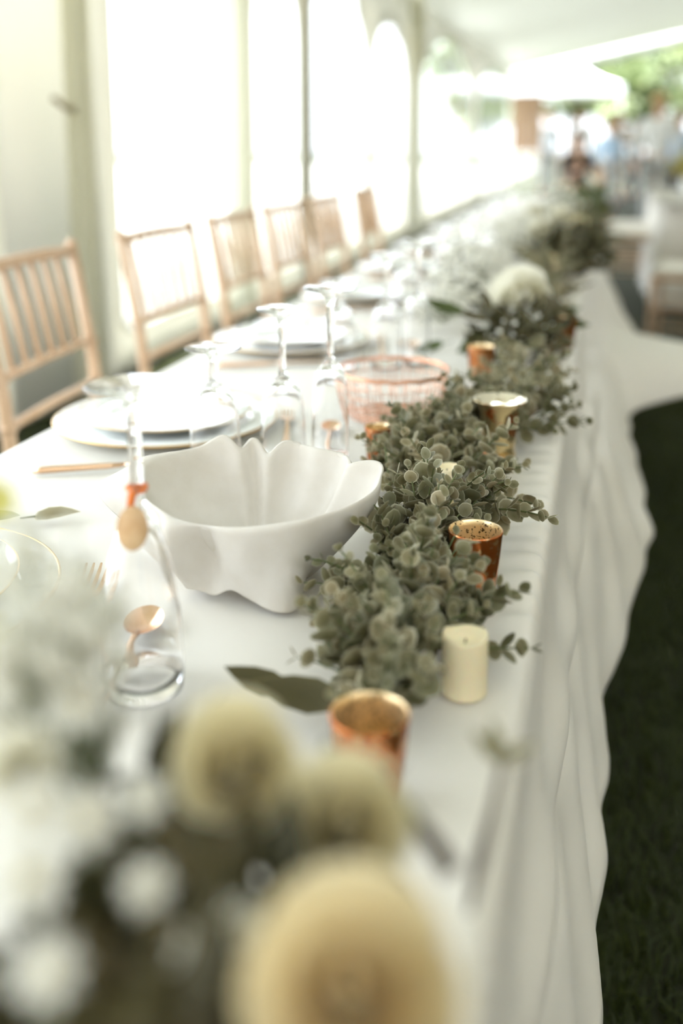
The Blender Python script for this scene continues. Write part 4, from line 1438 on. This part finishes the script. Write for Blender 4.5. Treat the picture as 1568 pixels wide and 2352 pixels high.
m = MB(); m.lathe([(0, 0), (0.045, 0), (0.05, 0.01), (0.055, 0.09), (0.06, 0.13), (0.052, 0.13), (0.045, 0.02), (0, 0.015)], 24); m.build('vase', M['porcelain'], cp)
items = []
for k in range(160):
    a = rn.random() * 2 * PI; el = rn.uniform(-0.3, 1.3)
    d = Vector((math.cos(a) * math.cos(el), math.sin(a) * math.cos(el), math.sin(el)))
    items.append((frame(d, Vector((rn.uniform(-1, 1), -0.4, 0.8)), Vector((0, 0, 0.15)) + d * rn.uniform(0.02, 0.16), rn.uniform(0.02, 0.035)), rn.random()))
leaf_cloud('foliage', items, BROAD, M['yellowgreen'], cp)

# ------------------------------------------------------------------ people at the far end
SK = {}
def skinned(name, verts, edges, radii, material, parent, level=1, root=0):
    me = bpy.data.meshes.new(name)
    me.from_pydata(verts, edges, [])
    ob = bpy.data.objects.new(name, me)
    COL.objects.link(ob)
    ob.parent = parent
    md = ob.modifiers.new('skin', 'SKIN')
    md.use_smooth_shade = True
    lay = me.skin_vertices[0].data
    for i, r in enumerate(radii):
        lay[i].radius = r if isinstance(r, tuple) else (r, r)
        lay[i].use_root = (i == root)
    ss = ob.modifiers.new('smooth', 'SUBSURF'); ss.levels = level; ss.render_levels = level
    me.materials.append(material)
    return ob
def col(name, r, g_, b_, rough=0.8):
    key = 'c_' + name
    if key not in M: M[key] = mat(name, lin(r, g_, b_), rough)
    return M[key]

def person(label, loc, face, top, bottom, hair, skin, seated=False, dress=False, arm='down', k=1.0, long_hair=False):
    t = thing('person', label, 'person', loc, face)
    t.scale = (k, k, k)
    # joints; the figure faces -y
    dz = -0.43 if seated else 0.0
    V, E, Rr = [], [], []
    def add(p, r, link_to=None):
        V.append(p); Rr.append(r)
        if link_to is not None: E.append((link_to, len(V) - 1))
        return len(V) - 1
    pel = add((0, 0, 0.93 + dz), (0.135, 0.10))
    waist = add((0, 0.005, 1.08 + dz), (0.12, 0.09), pel)
    chest = add((0, 0.0, 1.28 + dz), (0.15, 0.105), waist)
    neckb = add((0, 0.01, 1.43 + dz), (0.07, 0.06), chest)
    neck = add((0, 0.0, 1.49 + dz), (0.052, 0.052), neckb)
    jaw = add((0, -0.02, 1.56 + dz), (0.066, 0.075), neck)
    head = add((0, -0.005, 1.64 + dz), (0.076, 0.092), jaw)
    crown = add((0, 0.0, 1.71 + dz), (0.06, 0.07), head)
    legs, arms = {}, {}
    for s in (-1, 1):
        hip = add((s * 0.09, 0, 0.90 + dz), 0.088, pel)
        if seated:
            knee = add((s * 0.11, -0.42, 0.49), 0.06, hip); ank = add((s * 0.11, -0.38, 0.09), 0.038, knee); toe = add((s * 0.12, -0.52, 0.04), (0.036, 0.03), ank)
        else:
            knee = add((s * 0.10, -0.02, 0.49), 0.06, hip); ank = add((s * 0.105, 0.01, 0.09), 0.038, knee); toe = add((s * 0.12, -0.14, 0.04), (0.036, 0.03), ank)
        legs[s] = (hip, knee, ank)
        sh = add((s * 0.175, 0.005, 1.39 + dz), 0.055, chest)
        if arm == 'down':
            el = add((s * 0.24, 0.02, 1.12 + dz), 0.042, sh); wr = add((s * 0.245, -0.06, 0.87 + dz), 0.029, el); dirh = Vector((0, -0.3, -1)).normalized()
        else:
            el = add((s * 0.235, -0.03, 1.12 + dz), 0.042, sh); wr = add((s * 0.14, -0.25, 1.16 + dz), 0.029, el); dirh = Vector((-s * 0.5, -0.8, 0.25)).normalized()
        w = Vector(V[wr])
        palm = add(tuple(w + dirh * 0.06), (0.034, 0.018), wr)
        side = dirh.cross(Vector((s, 0, 0))).normalized() if arm == 'down' else Vector((0, 0, 1))
        side = (side - dirh * side.dot(dirh)).normalized()
        for f_, (o_, ln) in enumerate(((-0.024, 0.070), (-0.008, 0.082), (0.008, 0.078), (0.024, 0.060))):
            a = add(tuple(w + dirh * 0.095 + side * o_), 0.0095, palm)
            b_ = add(tuple(w + dirh * (0.095 + ln * 0.55) + side * o_ * 1.2 + Vector((-s * 0.006, 0, 0))), 0.0085, a)
            add(tuple(w + dirh * (0.095 + ln) + side * o_ * 1.2 + Vector((-s * 0.02, 0, 0))), 0.007, b_)
        th = add(tuple(w + dirh * 0.045 - side * 0.036), 0.011, palm)
        add(tuple(w + dirh * 0.085 - side * 0.055), 0.0085, th)
        arms[s] = (sh, el, wr)
    skinned('body', V, E, Rr, skin, t)
    # face
    hz = 1.635 + dz
    for s in (-1, 1):
        m = MB(); m.ball((s * 0.031, -0.092, hz), (0.013, 0.008, 0.008), 8, 6); e_ = m.build('eye', col('eye_white', 235, 232, 225, 0.3), t)
        m = MB(); m.ball((s * 0.031, -0.099, hz), (0.006, 0.003, 0.006), 8, 6); m.build('iris', col('iris', 60, 45, 30, 0.3), e_)
        m = MB(); m.ball((s * 0.080, 0.005, hz - 0.01), (0.012, 0.02, 0.03), 8, 6); m.build('ear', skin, t)
    m = MB(); m.add([(-0.013, -0.092, hz - 0.045), (0.013, -0.092, hz - 0.045), (0, -0.122, hz - 0.04), (0, -0.093, hz + 0.012)], [(0, 2, 3), (2, 1, 3), (0, 1, 2)]); m.build('nose', skin, t)
    m = MB(); m.ball((0, -0.092, hz - 0.068), (0.024, 0.008, 0.007), 10, 6); m.build('mouth', col('lips', 176, 100, 90, 0.5), t)
    m = MB()
    m.ball((0, 0.022, hz + 0.035), (0.093, 0.100, 0.092), 16, 10)
    if long_hair:
        m.ball((0, 0.065, hz - 0.09), (0.085, 0.05, 0.17), 14, 10)
    m.build('hair', hair, t)
    # clothes
    cv, ce, cr = [], [], []
    def ca(p, r, l=None):
        cv.append(p); cr.append(r)
        if l is not None: ce.append((l, len(cv) - 1))
        return len(cv) - 1
    a = ca((0, 0, 0.88 + dz), (0.155, 0.118)); b_ = ca((0, 0.005, 1.08 + dz), (0.136, 0.104), a); c_ = ca((0, 0, 1.28 + dz), (0.166, 0.12), b_); ca((0, 0.008, 1.44 + dz), (0.082, 0.072), c_)
    for s in (-1, 1):
        q1 = ca(V[arms[s][0]], 0.068, c_); q2 = ca(V[arms[s][1]], 0.054, q1)
        ew = Vector(V[arms[s][1]]).lerp(Vector(V[arms[s][2]]), 0.85 if not dress else 0.2)
        ca(tuple(ew), 0.042, q2)
    skinned('dress_bodice' if dress else 'shirt', cv, ce, cr, top, t)
    if dress:
        m = MB()
        m.lathe([(0.135, 1.07), (0.165, 0.93), (0.20, 0.75), (0.235, 0.5), (0.25, 0.42), (0.24, 0.42), (0.15, 0.9)], 28)
        m.v = [(x * (1 + 0.05 * math.sin(9 * math.atan2(y, x))), y * 0.8, z) for x, y, z in m.v]
        m.build('skirt', top, t)
    else:
        cv.clear(); ce.clear(); cr.clear()
        a = ca((0, 0, 0.94 + dz), (0.148, 0.113))
        for s in (-1, 1):
            h_, k_, n_ = legs[s]
            q1 = ca(V[h_], 0.102, a); q2 = ca(V[k_], 0.075, q1)
            ca(tuple(Vector(V[k_]).lerp(Vector(V[n_]), 0.92)), 0.056, q2)
        skinned('trousers', cv, ce, cr, bottom, t)
    for s in (-1, 1):
        an = V[legs[s][2]]
        m = MB(); m.ball((an[0] + s * 0.008, an[1] - 0.065, 0.045), (0.05, 0.14, 0.05), 12, 8)
        m.v = [(x, y, max(z, 0.0)) for x, y, z in m.v]
        m.build('shoe', col('brown_shoe', 90, 66, 48, 0.5), t)
    return t
skn = [col('light_skin', 226, 180, 150, 0.6), col('tan_skin', 205, 156, 124, 0.6)]
hr = [col('brown_hair', 110, 80, 56, 0.6), col('blond_hair', 196, 160, 110, 0.6), col('dark_hair', 66, 50, 40, 0.6)]
white_s, blue_s, pale_s = col('white_shirt', 242, 242, 240), col('light_blue_shirt', 176, 200, 222), col('pale_shirt', 222, 230, 236)
black_s, teal_s, rust_s = col('charcoal_shirt', 54, 50, 44), col('teal_shirt', 72, 118, 128), col('rust_dress', 190, 96, 62)
beige_t, navy_t, grey_t = col('beige_trousers', 200, 168, 136), col('navy_trousers', 58, 66, 84), col('grey_trousers', 170, 170, 166)
person('person seated in a charcoal shirt and beige trousers beyond the far bouquet', (-0.38, 15.0, 0), R(20), black_s, beige_t, hr[2], skn[0], seated=True, arm='lap')
person('person standing in a white shirt behind the seated guest', (-0.46, 20.0, 0), R(-15), white_s, grey_t, hr[0], skn[0], arm='down', k=1.0)
person('person standing in a white dress with brown hair among the guests', (0.25, 20.0, 0), R(30), white_s, grey_t, hr[0], skn[1], dress=True, arm='lap', k=0.98, long_hair=True)
person('person in a pale blue shirt standing nearest the guest table', (0.06, 17.0, 0), R(160), blue_s, grey_t, hr[1], skn[0], k=0.86)
person('person in a teal shirt standing far back on the lawn', (0.61, 22.0, 0), R(60), teal_s, navy_t, hr[2], skn[1], k=0.9)
person('person in a light blue shirt at the right edge of the crowd', (0.95, 14.0, 0), R(-40), blue_s, navy_t, hr[0], skn[0], k=0.9)
person('person in a pale shirt standing beside the brown board', (-1.17, 22.0, 0), R(10), pale_s, grey_t, hr[1], skn[0], k=1.02)
person('person in a rust dress standing farthest away', (1.22, 26.5, 0), R(0), rust_s, grey_t, hr[2], skn[1], dress=True, k=0.85, long_hair=True)
person('person in a white shirt with the back turned, tallest at the right', (0.62, 13.0, 0), R(175), white_s, grey_t, hr[1], skn[0], k=1.0)
# the seated guest's chair
dup(chair0, (-0.38, 15.1, 0), R(20 - 90), 'pale spindle-back chair under the seated guest far away')

# tall brown board on an easel by the tent opening
bd = thing('easel_board', 'tall brown wooden board on an easel by the tent opening', 'sign', (-1.49, 20.0, 0))
for k in range(5):
    m = MB(); m.box((-0.236 + 0.118 * k, 0, 1.53), (0.114, 0.022, 1.08)); m.build('plank', M['board'], bd, False)
for sx in (-1, 1):
    m = MB(); m.tube([(sx * 0.30, 0.0, 0.0), (sx * 0.12, 0.05, 1.9)], 0.018, 8); m.build('easel_leg', M['wood'], bd)
m = MB(); m.tube([(0, 0.65, 0.0), (0, 0.07, 1.9)], 0.018, 8); m.build('easel_leg', M['wood'], bd)
m = MB(); m.box((0, -0.01, 0.975), (0.62, 0.06, 0.03)); m.build('ledge', M['wood'], bd, False)

# neighbouring white canopy
cn = thing('garden_canopy', 'white peaked canopy tent standing outside beyond the opening', 'canopy', (-1.2, 31.5, 0))
m = MB()
n = 16
vs_, fs_ = [], []
for j in range(9):
    t = j / 8
    e = 1.62 * (1 - t)
    z = 2.72 + 1.05 * t ** 1.0 - 0.18 * math.sin(PI * t)
    if j == 8: e = 0.25; z = 3.76
    for k in range(4 * n):
        x, y = rr_pt(k / (4 * n), e, e)
        vs_.append((x, y, z))
for j in range(8):
    for k in range(4 * n):
        fs_.append((j * 4 * n + k, j * 4 * n + (k + 1) % (4 * n), (j + 1) * 4 * n + (k + 1) % (4 * n), (j + 1) * 4 * n + k))
fs_.append(tuple(8 * 4 * n + k for k in range(4 * n)))
m.add(vs_, fs_); m.build('canopy_top', M['white_canopy'], cn)
m = MB()
vs_ = []
for k in range(4 * n):
    x, y = rr_pt(k / (4 * n), 1.63, 1.63)
    vs_ += [(x, y, 2.73), (x, y, 2.50)]
m.add(vs_, [(2 * k, 2 * k + 1, (2 * k + 3) % (8 * n), (2 * k + 2) % (8 * n)) for k in range(4 * n)])
m.build('valance', M['white_canopy'], cn)
for sx in (-1, 1):
    for syy in (-1, 1):
        m = MB(); m.tube([(sx * 1.58, syy * 1.58, 0), (sx * 1.58, syy * 1.58, 2.74)], 0.025, 8); m.build('leg', M['pole'], cn)

# trees beyond the lawn
def tree(label, loc, h, r, seed, nl=1500):
    rn_ = random.Random(seed)
    t = thing('garden_tree', label, 'tree', loc, 0, 'trees beyond the lawn')
    m = MB(); m.tube([(0, 0, 0), (0.06 * h * rn_.uniform(-.5, .5), 0, h * 0.35), (0, 0, h * 0.75)], [0.03 * h, 0.022 * h, 0.006 * h], 10)
    for k in range(6):
        a = k * 1.05 + rn_.random()
        z0 = h * (0.32 + 0.07 * k)
        m.tube([(0, 0, z0), (0.4 * r * math.cos(a), 0.4 * r * math.sin(a), z0 + 0.12 * h), (0.75 * r * math.cos(a), 0.75 * r * math.sin(a), z0 + 0.2 * h)], [0.012 * h, 0.008 * h, 0.003 * h], 6)
    m.build('trunk', M['bark'], t)
    lobes = [(Vector((rn_.uniform(-.6, .6) * r, rn_.uniform(-.6, .6) * r, h * rn_.uniform(0.42, 0.85))), r * rn_.uniform(0.35, 0.6)) for _ in range(9)]
    items = []
    for k in range(nl):
        c_, q = lobes[k % 9]
        while True:
            d = Vector((rn_.uniform(-1, 1), rn_.uniform(-1, 1), rn_.uniform(-1, 1)))
            if 0.1 < d.length < 1: break
        d = d.normalized() * (0.55 + 0.45 * rn_.random())
        items.append((frame(d, Vector((rn_.uniform(-1, 1), rn_.uniform(-1, 1), 1)), c_ + d * q, 0.055 * r * rn_.uniform(1.2, 2.2)), rn_.random()))
    leaf_cloud('crown', items, BROAD, M['tree'], t)
    return t
tree('light green tree behind the canopy at the upper right', (1.7, 42.0, 0), 4.6, 1.9, 1)
tree('taller green tree at the right edge beyond the lawn', (5.6, 36.0, 0), 6.2, 2.6, 2)
tree('distant tree left of the canopy peak', (-5.9, 47.0, 0), 7.0, 2.8, 3)
tree('distant tree straight behind the canopy peak', (-1.7, 54.0, 0), 8.0, 2.9, 4)
tree('distant tree behind the right slope of the canopy', (2.5, 61.0, 0), 9.0, 3.0, 5)
tree('far tree between the canopy and the right edge', (6.9, 51.0, 0), 8.0, 3.0, 6)
